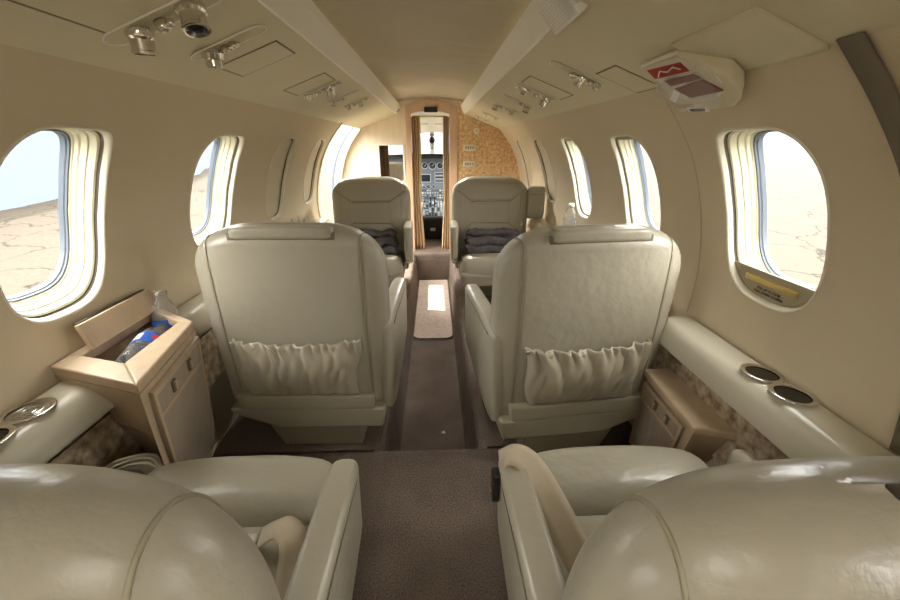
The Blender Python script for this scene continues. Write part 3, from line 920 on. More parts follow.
# ------------------------------------------------------------------ bottles
def bottle(label, loc, rot, capped=True, cap='label_white', red=True, band=True):
    t = thing('water_bottle', label, 'bottle', loc, rot=rot, group='plastic water bottles')
    R = .031
    prof = [(.012, .004), (.026, 0), (R, .006), (R, .05), (.029, .054), (R, .058), (R - .001, .12), (.029, .132), (.022, .150), (.014, .164), (.0125, .170), (.0125, .182)]
    bm = NB(); add_lathe(bm, prof, n=28); link('body', bm, M['clearpet'], t)
    bm = NB(); add_lathe(bm, [(R + .0006, .062), (R + .001, .064), (R + .0008, .108), (R + .0002, .11)], n=28, cap=False); lb = link('label', bm, M['label_blue' if band else 'clearpet'], t)
    for a0 in ((0, 2.1, 4.2) if band else ()):
        bm = NB()
        add_grid(bm, 6, 3, lambda u, v: ((R + .0015) * math.cos(a0 + .5 * u), (R + .0015) * math.sin(a0 + .5 * u), .070 + .030 * v))
        link('label_mark', bm, M['label_white'], lb)
        if red:
            bm = NB()
            add_grid(bm, 6, 3, lambda u, v: ((R + .0015) * math.cos(a0 + 1.1 + .5 * u), (R + .0015) * math.sin(a0 + 1.1 + .5 * u), .078 + .020 * v))
            link('label_mark', bm, M['label_red'], lb)
    bm = NB(); add_lathe(bm, [(.0140, .172), (.0148, .174), (.0148, .186), (.013, .188)], n=24)
    link('cap', bm, M[cap], t)
    return t
bottle('clear water bottle with blue label lying nearer in the open cabinet bin', (-.642, .758, .703), (math.radians(-88), 0, math.radians(14)), cap='clearpet')
bottle('clear bottle with blue and red label leaning in the far end of the cabinet bin', (-.692, .955, .612), (math.radians(-12), math.radians(2), 0.5), cap='clearpet')
bottle('small clear water bottle with white cap standing on the right wall ledge', (.706, 1.97, .690), (0, 0, 1.0), red=False, band=False)
bm = NB(); add_lathe(bm, [(.012, 0), (.0145, .002), (.0145, .014), (.013, .016)], n=20, mtx=Matrix.Rotation(PI / 2, 4, 'Y'))
o = link('bottle_cap', bm, M['cap_blue']); o.location = (.694, 1.86, .7455); tag(o, 'blue cap beside the small bottle on the right wall ledge', 'cap')
bm = NB(); add_rbox(bm, (0, 0, .02), (.04, .09, .040), .006, 5)
o = link('dark_case', bm, M['black']); o.location = (.706, 1.86, .690); tag(o, 'small dark case lying on the right wall ledge near the blue cap', 'case')
# tumblers on the left ledge
for i, (y, lab) in enumerate(((1.80, 'cut glass tumbler nearest of the three on the left wall ledge'), (1.89, 'cut glass tumbler in the middle of three on the left wall ledge'), (1.99, 'cut glass tumbler farthest of the three on the left wall ledge'))):
    bm = NB(); add_lathe(bm, [(.028, 0), (.03, .002), (.036, .088), (.034, .088), (.027, .012), (.001, .011)], n=14, cap=False)
    bmesh.ops.holes_fill(bm, edges=[e for e in bm.edges if e.is_boundary], sides=40)
    o = link('glass_tumbler', bm, M['glass'], smooth=False); o.location = (-.705, y + .22, .698); tag(o, lab, 'glass', 'glass tumblers on the left ledge')

# ------------------------------------------------------------------ blankets
def blanket(x, label, seed):
    rnd = random.Random(seed); ph = [rnd.uniform(0, 6) for _ in range(8)]
    t = thing('folded_blanket', label, 'blanket', (x, 2.45, .512))
    lean = math.radians(28)
    for k_, (w, d_, h, z, nm) in enumerate(((.375, .160, .058, .030, 'lower_fold'), (.36, .150, .052, .080, 'upper_fold'), (.33, .12, .034, .118, 'top_fold'))):
        bm = NB()
        def f(q):
            s_ = .006 * math.sin(q.x * 38 + ph[k_]) + .005 * math.sin(q.x * 71 + q.y * 60 + ph[k_ + 2]) + .004 * math.sin(q.y * 90 + ph[k_ + 4])
            return Vector((q.x + .006 * math.sin(q.z * 90 + ph[k_]), q.y + .006 * math.sin(q.x * 50 + ph[k_ + 1]) , q.z + s_ + .10 * q.x * q.x * (-1 if k_ else 1)))
        add_rbox(bm, ((rnd.uniform(-.008, .008)), -.012 + .014 * k_, z), (w, d_, h), .018, 16, fn=f)
        link(nm, bm, M['blanket'], t)
blanket(-.40, 'crumpled charcoal blanket folded on the left rear-facing seat', 3)
blanket(.40, 'crumpled charcoal blanket folded on the right rear-facing seat', 11)

# ------------------------------------------------------------------ divan beside the front right seat
dv = thing('side_cushion', 'small upright cream leather cushion on the right ledge beside the front right seat', 'cushion', (.69, 2.62, .69))
bm = NB(); add_rbox(bm, (0, 0, .105), (.115, .06, .21), .022, 8); link('pad', bm, M['leather'], dv)
bm = NB(); add_tube(bm, [(-.05, -.032, .16), (.05, -.032, .16)], .0015, 6); link('seam', bm, M['leather_dark'], dv)

# ------------------------------------------------------------------ overhead service units
def pframe(side, s, Y, off=0):
    P = Vector((side * (SEAM[0] + (VAL[0] - SEAM[0]) * s), Y, SEAM[1] + (VAL[1] - SEAM[1]) * s))
    Tn = Vector((side * (VAL[0] - SEAM[0]), 0, VAL[1] - SEAM[1])).normalized()
    Yv = Vector((0, side, 0)); N_ = Tn.cross(Yv)
    m = Matrix((( Tn.x, Yv.x, N_.x, P.x + N_.x * off), (Tn.y, Yv.y, N_.y, P.y + N_.y * off), (Tn.z, Yv.z, N_.z, P.z + N_.z * off), (0, 0, 0, 1)))
    return m
def stadium(L, Wd, n=10):
    r = Wd / 2; o = []
    for i in range(n + 1): a = -PI / 2 + PI * i / n; o.append((L / 2 - r + r * math.cos(a), r * math.sin(a)))
    for i in range(n + 1): a = PI / 2 + PI * i / n; o.append((-L / 2 + r + r * math.cos(a), r * math.sin(a)))
    return o
def vent(t, x, kind, sc=1.0, tilt=(0, 0)):
    mt = Matrix.Translation((x, 0, .003)) @ Euler((tilt[0], tilt[1], 0)).to_matrix().to_4x4() @ Matrix.Scale(sc, 4)
    if kind == 'light':
        bm = NB(); add_lathe(bm, [(.021, -.004), (.023, .002), (.022, .010), (.0185, .014), (.0185, .030), (.020, .032), (.020, .036), (.0165, .037)], n=28, mtx=mt)
        o = link('reading_light', bm, M['chrome'], t, angle=30)
        bm = NB(); add_lathe(bm, [(.0160, .0372), (.0158, .0378)], n=28, mtx=mt); link('lens', bm, M['lens'], o)
    elif kind == 'vent':
        bm = NB(); add_lathe(bm, [(.017, -.004), (.020, .003), (.018, .012), (.0145, .014), (.015, .024), (.012, .027), (.012, .024), (.004, .022)], n=28, mtx=mt)
        o = link('air_vent', bm, M['chrome'], t, angle=30)
        bm = NB(); add_lathe(bm, [(.010, .0245), (.0098, .0262)], n=20, mtx=mt); link('nozzle', bm, M['steel'], o)
    else:
        bm = NB(); add_lathe(bm, [(.009, 0), (.009, .010), (.007, .014), (.003, .015)], n=18, mtx=mt); add_sphere(bm, mt @ Vector((.012, 0, .008)), .006 * sc)
        link('knob', bm, M['chrome'], t)
def psu(side, s, Y, L, Wd, items, label):
    t = thing('service_panel', label, 'overhead light and vent', group='overhead reading lights and air vents')
    t.matrix_world = pframe(side, s, Y, .0005)
    st = stadium(L, Wd)
    bm = NB(); add_prism(bm, st, 0, .0025, 'z'); link('plate', bm, M['panel'], t, smooth=False, bevel=.001)
    bm = NB(); add_tube(bm, [(x, y, .0022) for x, y in st], .0016, 6, close=True); link('plate_rim', bm, M['valance'], t)
    for it in items: vent(t, *it)
    return t
psu(-1, .57, .745, .205, .055, [(-.046, 'light', .90, (.1, -.4)), (-.008, 'knob', 1.1), (.045, 'light', 1.0, (-.25, -.1))], 'long oval plate with two big chrome reading lights, nearest overhead on the left')
psu(-1, .61, .930, .165, .044, [(-.038, 'vent', 1.1, (.1, -.4)), (-.012, 'knob', .9), (.006, 'knob', .8)], 'oval plate with a single chrome air vent beside the small hatch overhead left')
psu(-1, .62, 1.625, .150, .042, [(-.055, 'vent', .75, (.2, -.2)), (-.025, 'knob', .8), (0.00, 'knob', .8), (.03, 'light', .95, (.3, -.3)), (.062, 'knob', .7)], 'plate with a row of chrome fittings overhead left beside a square outline')
psu(-1, .66, 1.935, .145, .036, [(-.055, 'vent', .65), (-.030, 'knob', .7), (-.01, 'knob', .7)], 'narrow plate with small chrome vent, overhead left, second from the front')
psu(-1, .69, 2.19, .135, .036, [(-.045, 'vent', .65), (-.015, 'knob', .8), (.015, 'light', .65), (.05, 'knob', .5)], 'small plate with chrome fittings overhead left, nearest the entry door')
psu(1, .52, 1.195, .160, .040, [(-.020, 'light', .70, (-.3, .2)), (-.045, 'knob', .9), (.005, 'knob', .9), (-.065, 'vent', .6)], 'plate with a chrome light cluster overhead right, nearest, beside the oxygen mask box')
psu(1, .55, 1.63, .155, .040, [(-.05, 'light', .85, (-.2, .2)), (-.01, 'knob', .8), (.025, 'knob', .9), (.045, 'vent', .85), (.068, 'knob', .7)], 'plate with chrome light and vent overhead right inside a rectangular outline')
psu(1, .54, 1.945, .150, .036, [(-.045, 'light', .80), (-.015, 'knob', .7)], 'plate with a single dark chrome light overhead right, third from us')
psu(1, .56, 2.27, .150, .038, [(-.04, 'vent', .8), (-.015, 'knob', .7), (.05, 'light', .8), (.02, 'knob', .7)], 'plate with light and vent overhead right, fourth from us')
psu(1, .55, 2.86, .130, .034, [(-.04, 'knob', .8), (.035, 'vent', .7)], 'small chrome fitting overhead right, second from the bulkhead')
psu(1, .58, 3.25, .120, .034, [(.045, 'light', .7), (-.03, 'knob', .6)], 'small chrome fitting overhead right, right by the bulkhead')

def hatch(side, s0, s1, y0, y1, label, th=.0012, r=.004, name='ceiling_hatch'):
    t = thing(name, label, 'ceiling hatch')
    t.matrix_world = pframe(side, (s0 + s1) / 2, (y0 + y1) / 2, .0002)
    L = abs(s1 - s0) * .304; Wd = y1 - y0
    bm = NB(); add_box(bm, (0, 0, .0005), (L + .009, Wd + .009, .001)); link('shadow_gap', bm, M['leather_dark'], t, smooth=False)
    bm = NB(); add_rbox(bm, (0, 0, th / 2 + .0005), (L, Wd, th), th * .45, 3); link('panel', bm, M['panel'], t, smooth=False)
    return t
hatch(-1, .35, .82, 1.03, 1.15, 'small rectangular hatch cover overhead left beside the single air vent')
hatch(-1, .31, .92, .42, .725, 'large rectangular hatch cover in the overhead panel at the top left corner')
for (side, s0, s1, y0, y1, lab) in ((-1, .36, .82, 1.44, 1.575, 'thin square outlined cover overhead left by the row of knobs'), (1, .27, .77, 1.44, 1.575, 'thin rectangular outlined cover overhead right by the light and vent')):
    hatch(side, s0, s1, y0, y1, lab, th=.001)
# large raised hatch on the right
hb = thing('ceiling_hatch', 'large thick hatch cover overhead right next to the oxygen mask box', 'ceiling hatch')
hb.matrix_world = pframe(1, .2, .70, 0)
bm = NB(); add_rbox(bm, (-.004, 0, .001), (.128, .20, .010), .004, 6); link('panel', bm, M['panel'], hb)
hatch(1, .02, .405, 1.02, 1.13, 'narrow hatch strip overhead right beyond the oxygen mask box')

# oxygen mask box: tilted frame between overhead panel and wall
ob = thing('oxygen_mask_box', 'cream oxygen mask box with red label and clear bag, overhead on the right', 'oxygen mask box')
P2 = Vector((.600, 0, 1.205)); tv = Vector((-.807, 0, .5906)); nv = Vector((0, 1, 0)); N_ = tv.cross(nv)
Oy = .86
ob.matrix_world = Matrix(((tv.x, 0, N_.x, P2.x), (tv.y, 1, N_.y, Oy), (tv.z, 0, N_.z, P2.z), (0, 0, 0, 1)))
def rel(u, Y): return (u, Y - Oy)
poly = [rel(.176, .93), rel(.172, .795), rel(.09, .735), rel(.06, .735), rel(.036, .755), rel(.022, .785), rel(.022, .84), rel(.040, .90), rel(.075, .93)]
bm = NB()
add_hull(bm, [(x * .98 + (.02 if x < .1 else 0), y, -.02) for x, y in poly], [(x, y, .004) for x, y in poly])
link('housing', bm, M['panel'], ob, smooth=True, bevel=.005, angle=35)
bm = NB()
add_hull(bm, [(*rel(*q), .004) for q in ((.168, .920), (.163, .800), (.118, .76), (.085, .755), (.05, .80), (.05, .87), (.085, .915))], [(*rel(*q), .006) for q in ((.168, .920), (.163, .800), (.118, .76), (.085, .755), (.05, .80), (.05, .87), (.085, .915))])
ip = link('inner_plate', bm, M['trim'], ob, smooth=False)
bm = NB(); add_hull(bm, [(*rel(*q), .006) for q in ((.160, .913), (.153, .805), (.130, .802), (.134, .913))], [(*rel(*q), .0075) for q in ((.160, .913), (.153, .805), (.130, .802), (.134, .913))])
rl = link('red_label', bm, M['red'], ip, smooth=False); rl['label'] = 'red label with pale figure'
bm = NB(); add_tube(bm, [(*rel(.138, .895), .009), (*rel(.150, .875), .009), (*rel(.143, .855), .009), (*rel(.150, .83), .009), (*rel(.140, .815), .009)], .0012, 6)
link('label_mark', bm, M['label_white'], rl)
for q in (((.124, .888), (.120, .80), (.108, .79), (.108, .885)), ((.098, .885), (.104, .79), (.070, .765), (.068, .86))):
    bm = NB(); add_hull(bm, [(*rel(*p), .006) for p in q], [(*rel(*p), .009) for p in q]); link('maroon_strip', bm, M['maroon'], ip, smooth=False)
bm = NB()
def bagf(q): return Vector((q.x + .004 * math.sin(q.y * 70), q.y, q.z * (1 + .12 * math.sin(q.y * 55 + q.x * 60))))
add_rbox(bm, (*rel(.088, .835), .018), (.082, .125, .022), .010, 12, fn=bagf)
bg = link('clear_bag', bm, M['bag'], ob)
bm = NB()
add_box(bm, (*rel(.100, .852), .030), (.014, .045, .002), Euler((0, 0, .5))); link('white_tag', bm, M['label_white'], bg, smooth=False)
bm = NB(); add_box(bm, (*rel(.058, .822), .0315), (.012, .055, .0015), Euler((0, 0, -.1))); tg = link('paper_label', bm, M['label_white'], bg, smooth=False)
mt = Matrix.Translation((*rel(.058, .822), .0325)) @ Matrix.Rotation(PI / 2 - .1, 4, 'Z')
text('lettering', 'OXYGEN', .010, M['black'], tg, mt)
bm = NB(); add_tube(bm, [(*rel(.125, .92), .006), (*rel(.105, .925), .018), (*rel(.080, .91), .022), (*rel(.060, .90), .018), (*rel(.050, .87), .012)], .004, 8)
link('tube', bm, M['bag'], bg)
bm = NB(); add_rbox(bm, (*rel(.172, .86), .003), (.006, .13, .006), .002, 3); link('hinge', bm, M['valance'], ob)

# valance lamp block and end light
lb = thing('valance_lamp', 'white ribbed lamp block on the right ceiling valance at the top of the picture', 'lamp', (.268, .885, 1.392))
bm = NB(); add_rbox(bm, (0, 0, 0), (.062, .15, .022), .005, 6, mtx=Matrix.Rotation(.85, 4, 'Y')); link('housing', bm, M['white'], lb)
bm = NB(); R_ = Matrix.Rotation(.85, 4, 'Y')
for i in range(9): add_rbox(bm, (-.022 + i * .0055, 0, -.012), (.003, .13, .004), .0012, 2, mtx=R_)
link('diffuser', bm, M['glass'], lb)
el = thing('valance_lamp', 'small square lamp at the front end of the left ceiling valance', 'lamp', (-.258, 3.36, 1.405))
bm = NB(); add_rbox(bm, (0, 0, 0), (.050, .08, .018), .004, 5, mtx=Matrix.Rotation(-.85, 4, 'Y')); link('housing', bm, M['white'], el)
bm = NB(); add_rbox(bm, (0, 0, -.010), (.030, .045, .004), .001, 3, mtx=Matrix.Rotation(-.85, 4, 'Y')); link('lens', bm, M['panel_grey'], el)

# ------------------------------------------------------------------ forward bulkhead
OX0, OX1, OZ = -.165, .150, 1.385     # doorway
def bh_outline(side, x_in, n=24):
    pts = [(side * Xw(z), z) for z in [FZ + (1.277 - FZ) * i / n for i in range(n + 1)]]
    pts += [(side * .275, 1.39), (side * .24, 1.44)]
    return [(x_in, FZ)] + pts + [(x_in, 1.49 if abs(x_in) < .24 else 1.45)]
# right: tan textured
bm = NB(); add_prism(bm, bh_outline(1, .215), YB, YB + .03, 'y')
struct('wall_front_right', bm, M['cork'], smooth=False)
# left: pale panel with a small opening through to the flight deck
MX0, MX1, MZ0, MZ1 = -.440, -.235, .86, 1.150
bm = NB()
add_prism(bm, [(MX0, FZ)] + [(-Xw(z), z) for z in [FZ + (1.277 - FZ) * i / 24 for i in range(25)]] + [(MX0, 1.277 + (.56 + MX0) * .106 / .285)], YB, YB + .03, 'y')
add_prism(bm, [(MX0, FZ), (-.205, FZ), (-.205, MZ0), (MX0, MZ0)], YB, YB + .03, 'y')
add_prism(bm, [(MX0, MZ1), (-.235, MZ1), (-.205, MZ1), (-.205, 1.47), (-.275, 1.42), (-.28, 1.383), (MX0, 1.321)], YB, YB + .03, 'y')
add_prism(bm, [(MX1, MZ0), (-.205, MZ0), (-.205, MZ1), (MX1, MZ1)], YB, YB + .03, 'y')
struct('wall_front_left', bm, M['oakpanel'], smooth=False)
bm = NB()
for x0, x1, z0, z1 in ((MX0 - .012, MX0 + .004, MZ0, MZ1), (MX1 - .004, MX1 + .010, MZ0, MZ1), (MX0 - .012, MX1 + .010, MZ1 - .004, MZ1 + .012), (MX0 - .012, MX1 + .010, MZ0 - .012, MZ0 + .004)):
    add_box(bm, ((x0 + x1) / 2, YB + .008, (z0 + z1) / 2), (x1 - x0, .035, z1 - z0))
struct('trim_20', bm, M['trim'], smooth=False)
# lintel and oak door frame
bm = NB()
def topz(x): return OZ + .022 * (1 - (2 * (x - (OX0 + OX1) / 2) / (OX1 - OX0)) ** 2)
n = 16
low = [(OX0 + (OX1 - OX0) * i / n, topz(OX0 + (OX1 - OX0) * i / n)) for i in range(n + 1)]
add_prism(bm, [(-.205, FZ), (OX0, FZ)] + low + [(OX1, FZ), (.216, FZ), (.216, 1.44), (.12, 1.475), (0, 1.485), (-.12, 1.475), (-.205, 1.445)], YB - .012, YB + .05, 'y')
fr = struct('door_2', bm, M['oak_frame'], smooth=False)
bm = NB()
add_prism(bm, [(-.20, 1.40), (-.40, 1.33), (-.40, 1.58), (.40, 1.58), (.40, 1.33), (.21, 1.40), (.205, 1.435), (.12, 1.465), (0, 1.475), (-.12, 1.465), (-.195, 1.44)], YB + .001, YB + .03, 'y')
struct('wall_front', bm, M['oakpanel'], smooth=False)
bm = NB(); add_tube(bm, [(x, YB + .055, z) for x, z in ((OX0 + .01, OZ - .015), (OX1 - .01, OZ - .015))], .006, 8); link('curtain_rail', bm, M['gold'], fr)
bm = NB(); add_rbox(bm, (.0, YB - .018, OZ + .030), (.108, .012, .040), .003, 4)
o = link('exit_sign', bm, M['black']); tag(o, 'small black sign box above the flight deck doorway', 'sign')
for xs_, w_, lab, sx in ((OX0, .070, 'tan pleated curtain drawn to the left side of the flight deck doorway', 1), (OX1, .046, 'tan pleated curtain drawn to the right side of the flight deck doorway', -1)):
    t = thing('curtain', lab, 'curtain', (xs_, YB + .055, FZ), group='doorway curtains')
    bm = NB()
    def f(u, v):
        z = (OZ - .02 - FZ) * (1 - v)
        tie = 1 - .30 * math.exp(-((z - .45) / .25) ** 2) - .25 * (1 - v) * 0
        lean_ = .035 * (1 - v) * (1 if sx > 0 else .3)
        x = sx * (.004 + u * w_ * tie + .020 * (v) * u)
        return (x, .016 * math.sin(u * 2 * PI * 3.2) + .004 * math.sin(u * 31), z)
    add_grid(bm, 60, 24, f, .003); link('pleated_cloth', bm, M['curtain'], t)
t = thing('curtain', 'brown curtain strip seen through the small opening left of the flight deck doorway', 'curtain', (-.455, YB + .12, FZ))
bm = NB(); add_grid(bm, 40, 10, lambda u, v: (.085 * u, .014 * math.sin(u * 2 * PI * 3), 1.02 * (1 - v)), .003); link('pleated_cloth', bm, M['curtain_dark'], t)
# grommet and switch plates
t = thing('wall_grommet', 'small round pale grommet high on the tan textured bulkhead', 'grommet', (.375, YB, 1.258), rot=(PI / 2, 0, 0))
bm = NB(); add_lathe(bm, [(.026, 0), (.026, .006), (.020, .009), (.008, .007)], n=26); link('ring', bm, M['trim'], t)
bm = NB(); add_lathe(bm, [(.008, .0065), (.006, .010)], n=16); link('centre', bm, M['steel'], t)
for z, lab in ((1.13, 'upper cream switch plate on the tan textured bulkhead'), (1.0, 'lower cream switch plate on the tan textured bulkhead')):
    t = thing('switch_plate', lab, 'switch plate', (.318, YB, z), group='switch plates on the bulkhead')
    bm = NB(); add_rbox(bm, (0, -.004, 0), (.105, .008, .048), .003, 4); link('plate', bm, M['trim'], t)
    for i in range(4):
        bm = NB(); add_rbox(bm, (-.030 + .02 * i, -.010, .0), (.013, .006, .022), .0015, 3); link('switch', bm, M['lower'], t)

# ------------------------------------------------------------------ flight deck
# shell: lower side walls, roof
bm = NB()
for s in (-1, 1):
    add_prism(bm, [(s * .70, FZ), (s * .74, .5), (s * .76, .90), (s * .78, .90), (s * .76, .5), (s * .72, FZ)], YB + .03, 5.1, 'y')
    add_prism(bm, [(s * .76, .90), (s * .56, 1.277), (s * .58, 1.29), (s * .78, .90)], YB + .03, 3.95, 'y')
struct('wall_left_flight_deck', bm, M['lower'], smooth=False)
bm = NB()
def rf(u, v):
    x = (u - .5) * 1.2; y = YB + .03 + 1.25 * v
    return (x, y, 1.50 - .21 * v - .35 * x * x - .25 * max(0, abs(x) - .3))
add_grid(bm, 16, 10, rf, .012)
struct('ceiling_flight_deck', bm, M['trim'])
bm = NB()
for sx in (-1, 1):
    add_rbox(bm, (sx * .075, 4.35, 1.352), (.085, .06, .02), .008, 5)
tag(link('overhead_console', bm, M['panel'], None), 'small pale overhead fittings on the flight deck ceiling', 'console')
# windshield posts and panes
bm = NB()
add_hull(bm, [(-.028, 4.85, 1.00), (.028, 4.85, 1.00), (.028, 4.89, 1.00), (-.028, 4.89, 1.00)], [(-.022, 4.74, 1.31), (.022, 4.74, 1.31), (.022, 4.78, 1.31), (-.022, 4.78, 1.31)])
for s in (-1, 1):
    add_hull(bm, [(s * .62, 4.75, .95), (s * .66, 4.75, .95), (s * .66, 4.8, .95), (s * .62, 4.8, .95)], [(s * .48, 4.6, 1.33), (s * .52, 4.6, 1.33), (s * .52, 4.65, 1.33), (s * .48, 4.65, 1.33)])
wf = struct('window_16', bm, M['trim'], smooth=False, bevel=.004)
for s in (-1, 1):
    bm = NB(); bm.faces.new([bm.verts.new(p) for p in ((s * .02, 4.87, 1.0), (s * .64, 4.77, 1.0), (s * .50, 4.62, 1.32), (s * .02, 4.76, 1.31))])
    link('pane', bm, M['pane'], wf, smooth=False)
cp = thing('compass', 'small black compass hanging on the windshield centre post', 'compass', (0, 4.76, 1.20))
bm = NB(); add_sphere(bm, (0, -.02, 0), .034, 1, .7, 1.15); link('case', bm, M['black'], cp)
bm = NB(); add_box(bm, (0, -.012, .055), (.07, .012, .010)); add_box(bm, (0, -.012, -.05), (.045, .012, .010)); add_sphere(bm, (0, -.015, -.08), .016); link('bracket', bm, M['panel_grey'], cp)

ip = thing('instrument_panel', 'grey flight deck instrument panel full of dials and screens beyond the doorway', 'instrument panel', (0, 4.55, FZ))
bm = NB()
add_hull(bm, [(-.62, -.02, .30), (.62, -.02, .30), (.62, .10, .30), (-.62, .10, .30)], [(-.62, .06, .76), (.62, .06, .76), (.62, .16, .76), (-.62, .16, .76)])
link('face', bm, M['panel_grey'], ip, smooth=False)
bm = NB(); add_rbox(bm, (0, .02, .79), (1.26, .20, .05), .02, 8, fn=lambda q: Vector((q.x, q.y, q.z - .06 * q.x * q.x))); link('glareshield', bm, M['black'], ip)
def pf(x, z): # point on the sloping face
    return Vector((x, -.02 + .08 * (z - .30) / .46 - .003, z))
tilt_m = Euler((PI / 2 - .17, 0, 0)).to_matrix().to_4x4()
def dial(x, z, r):
    bm = NB(); add_lathe(bm, [(r, 0), (r, .006), (r * .86, .008), (r * .84, .004)], n=20, mtx=tilt_m, c=pf(x, z)); o = link('dial', bm, M['dialring'], ip)
    bm = NB(); add_lathe(bm, [(r * .84, .004), (r * .82, .005)], n=20, mtx=tilt_m, c=pf(x, z)); link('dial_face', bm, M['dial'], o)
    bm = NB(); add_box(bm, pf(x, z) + Vector((r * .2, -.008, r * .2)), (r * .9, .001, .003), Euler((0, -.8, 0))); link('needle', bm, M['label_white'], o)
def scr(x, z, w, h):
    bm = NB(); add_box(bm, pf(x, z) + Vector((0, -.003, 0)), (w + .012, .008, h + .012), Euler((-.17, 0, 0))); o = link('screen', bm, M['dialring'], ip, smooth=False)
    bm = NB(); add_box(bm, pf(x, z) + Vector((0, -.009, 0)), (w, .002, h), Euler((-.17, 0, 0))); link('screen_glass', bm, M['screen'], o, smooth=False)
dial(-.085, .685, .036); dial(0, .685, .042); dial(.085, .685, .036); dial(.165, .68, .034); dial(-.165, .68, .034)
scr(-.075, .555, .10, .075); scr(.085, .60, .11, .018); scr(.085, .565, .11, .018); scr(.085, .525, .11, .016)
dial(-.10, .465, .022); dial(-.045, .465, .022); dial(.01, .465, .020)
rnd = random.Random(5)
for r_ in range(5):
    for c_ in range(11):
        x = -.14 + c_ * .028; z = .320 + r_ * .026
        bm = NB(); w_ = rnd.choice((.010, .014, .018)); add_box(bm, pf(x, z) + Vector((0, -.005, 0)), (w_, .010, rnd.choice((.008, .012, .016))))
        link('switch', bm, rnd.choice((M['dialring'], M['black'], M['label_white'], M['dial'])), ip, smooth=False)
for s in (-1, 1):
    for i in range(3):
        for j in range(2): dial(s * (.28 + .095 * i), .66 - .10 * j, .038)

pd = thing('centre_pedestal', 'black-sided centre pedestal with grey control top between the pilot seats', 'pedestal', (0, 4.15, FZ))
bm = NB()
add_hull(bm, [(-.130, -.20, 0), (.130, -.20, 0), (.11, .36, 0), (-.11, .36, 0)], [(-.130, -.22, .215), (.130, -.22, .215), (.11, .36, .315), (-.11, .36, .315)])
link('body', bm, M['black'], pd, smooth=True, bevel=.015, angle=35)
bm = NB()
add_hull(bm, [(-.115, -.205, .222), (.115, -.205, .222), (.10, .35, .318), (-.10, .35, .318)], [(-.115, -.205, .232), (.115, -.205, .232), (.10, .35, .328), (-.10, .35, .328)])
tp = link('control_plate', bm, M['panel_grey'], pd, smooth=False)
def pz(y): return .232 + (y + .205) * .173
for i in range(7):
    for j in range(9):
        x = -.09 + i * .030; y = -.18 + j * .055
        bm = NB()
        if (i * 3 + j) % 4 == 0: add_lathe(bm, [(.009, 0), (.008, .016), (.003, .018)], (x, y, pz(y)), 12)
        else: add_box(bm, (x, y, pz(y) + .004), (.018, .030, .008))
        link('knob', bm, rnd.choice((M['dialring'], M['label_white'], M['black'], M['dialring'])), tp, smooth=False)
bm = NB()
for i in (-1, 1): add_tube(bm, [(i * .02, .12, pz(.12)), (i * .022, .11, pz(.12) + .08)], .006, 8); add_sphere(bm, (i * .022, .11, pz(.12) + .085), .013)
link('throttle_levers', bm, M['black'], pd)
bm = NB(); add_rbox(bm, (0, -.235, .11), (.05, .012, .03), .004, 3); link('latch', bm, M['steel'], pd)

for x, lab in ((-.375, 'left pilot seat with white sheepskin cover, seen past the curtain'), (.375, 'right pilot seat with white sheepskin cover, seen past the curtain')):
    t = thing('pilot_seat', lab, 'seat', (x, 3.95, FZ), group='pilot seats')
    bm = NB(); add_rbox(bm, (0, 0, .45), (.43, .11, .58), .05, 12, puff=.01); link('backrest', bm, M['fleece'], t)
    bm = NB(); add_rbox(bm, (0, .24, .17), (.42, .42, .12), .045, 10, puff=.01); link('seat_cushion', bm, M['fleece'], t)
    bm = NB(); add_box(bm, (0, .2, .06), (.30, .36, .12)); link('base', bm, M['black'], t, smooth=False)

# ------------------------------------------------------------------ outside
bm = NB(); bmesh.ops.create_grid(bm, x_segments=1, y_segments=1, size=120)
g = struct('ground', bm, M['ground'], smooth=False); g.location = (0, 0, -1.0)
bm = NB()
add_box(bm, (0, 0, 1.6), (3, 40, 3.2)); 
hg = thing('hangar', 'blurred blue grey hangar across the apron beyond the left windows', 'building', (-15, 14, -1.0))
link('walls', bm, M['hangar'], hg, smooth=False)
bm = NB(); add_prism(bm, [(-1.7, 3.2), (1.7, 3.2), (0, 4.3)], -20.5, 20.5, 'y'); link('roof', bm, M['panel_grey'], hg, smooth=False)

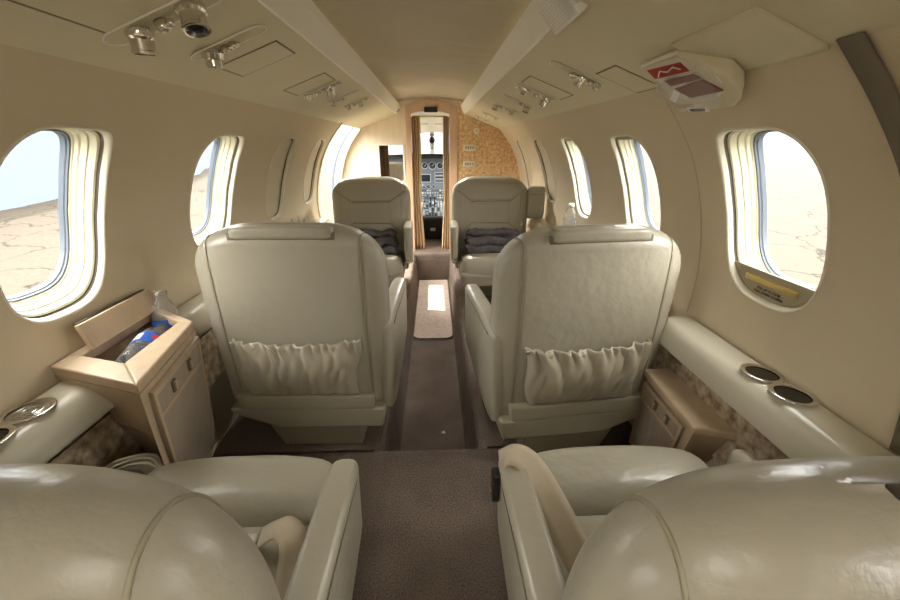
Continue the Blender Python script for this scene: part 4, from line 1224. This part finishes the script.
# ------------------------------------------------------------------ world and lights
Wd = bpy.data.worlds.new('World'); S.world = Wd; Wd.use_nodes = True; nt = Wd.node_tree
bgn = nt.nodes['Background']
tc = nt.nodes.new('ShaderNodeTexCoord'); sp = nt.nodes.new('ShaderNodeSeparateXYZ'); rp = nt.nodes.new('ShaderNodeValToRGB')
nt.links.new(tc.outputs['Generated'], sp.inputs['Vector']); nt.links.new(sp.outputs['Z'], rp.inputs['Fac'])
e = rp.color_ramp.elements; e[0].position = .02; e[0].color = (.115, .125, .14, 1); e[1].position = .32; e[1].color = (1, .97, .92, 1)
nt.links.new(rp.outputs['Color'], bgn.inputs['Color']); bgn.inputs['Strength'].default_value = 11.0

def light(name, kind, loc, rot, energy, col, **kw):
    l = bpy.data.lights.new(name, kind); l.energy = energy; l.color = col
    for k_, v in kw.items(): setattr(l, k_, v)
    o = bpy.data.objects.new(name, l); COL.objects.link(o); o.location = loc; o.rotation_euler = rot
    return o
d = Vector((.52, -.16, -1)).normalized()
light('sun', 'SUN', (-5, 3, 8), d.to_track_quat('-Z', 'Y').to_euler(), 9, (1, .95, .86), angle=.01)
# added area fill behind the camera, brightens the surfaces that face aft
light('rear_fill', 'AREA', (0, -.55, 1.44), (math.radians(20), 0, 0), 4.5, (1, .94, .84), shape='RECTANGLE', size=.36, size_y=.8)

ld = Vector((0, -.45, -1)).normalized()
light('front_fill', 'SPOT', (0, 3.25, 1.47), ld.to_track_quat('-Z', 'Y').to_euler(), 42, (1, .97, .92), spot_size=2.0, spot_blend=.8, shadow_soft_size=.012)  # added fill spot, brightens the forward aisle and front seats
# ------------------------------------------------------------------ camera
cam = bpy.data.cameras.new('Camera'); co = bpy.data.objects.new('Camera', cam); COL.objects.link(co); S.camera = co
F = 390.0; pitch = math.atan(155 / F); yaw = math.atan(16 / F * math.cos(pitch))
cam.sensor_fit = 'HORIZONTAL'; cam.sensor_width = 36; cam.lens = F / 900 * 36; cam.clip_start = .02; cam.clip_end = 500
co.location = (.022, 0, 1.15); co.rotation_euler = (PI / 2 - pitch, 0, -yaw)

S.view_settings.view_transform = 'Standard'; S.view_settings.look = 'None'; S.view_settings.gamma = 1
S.view_settings.use_curve_mapping = False; S.view_settings.exposure = 0.56
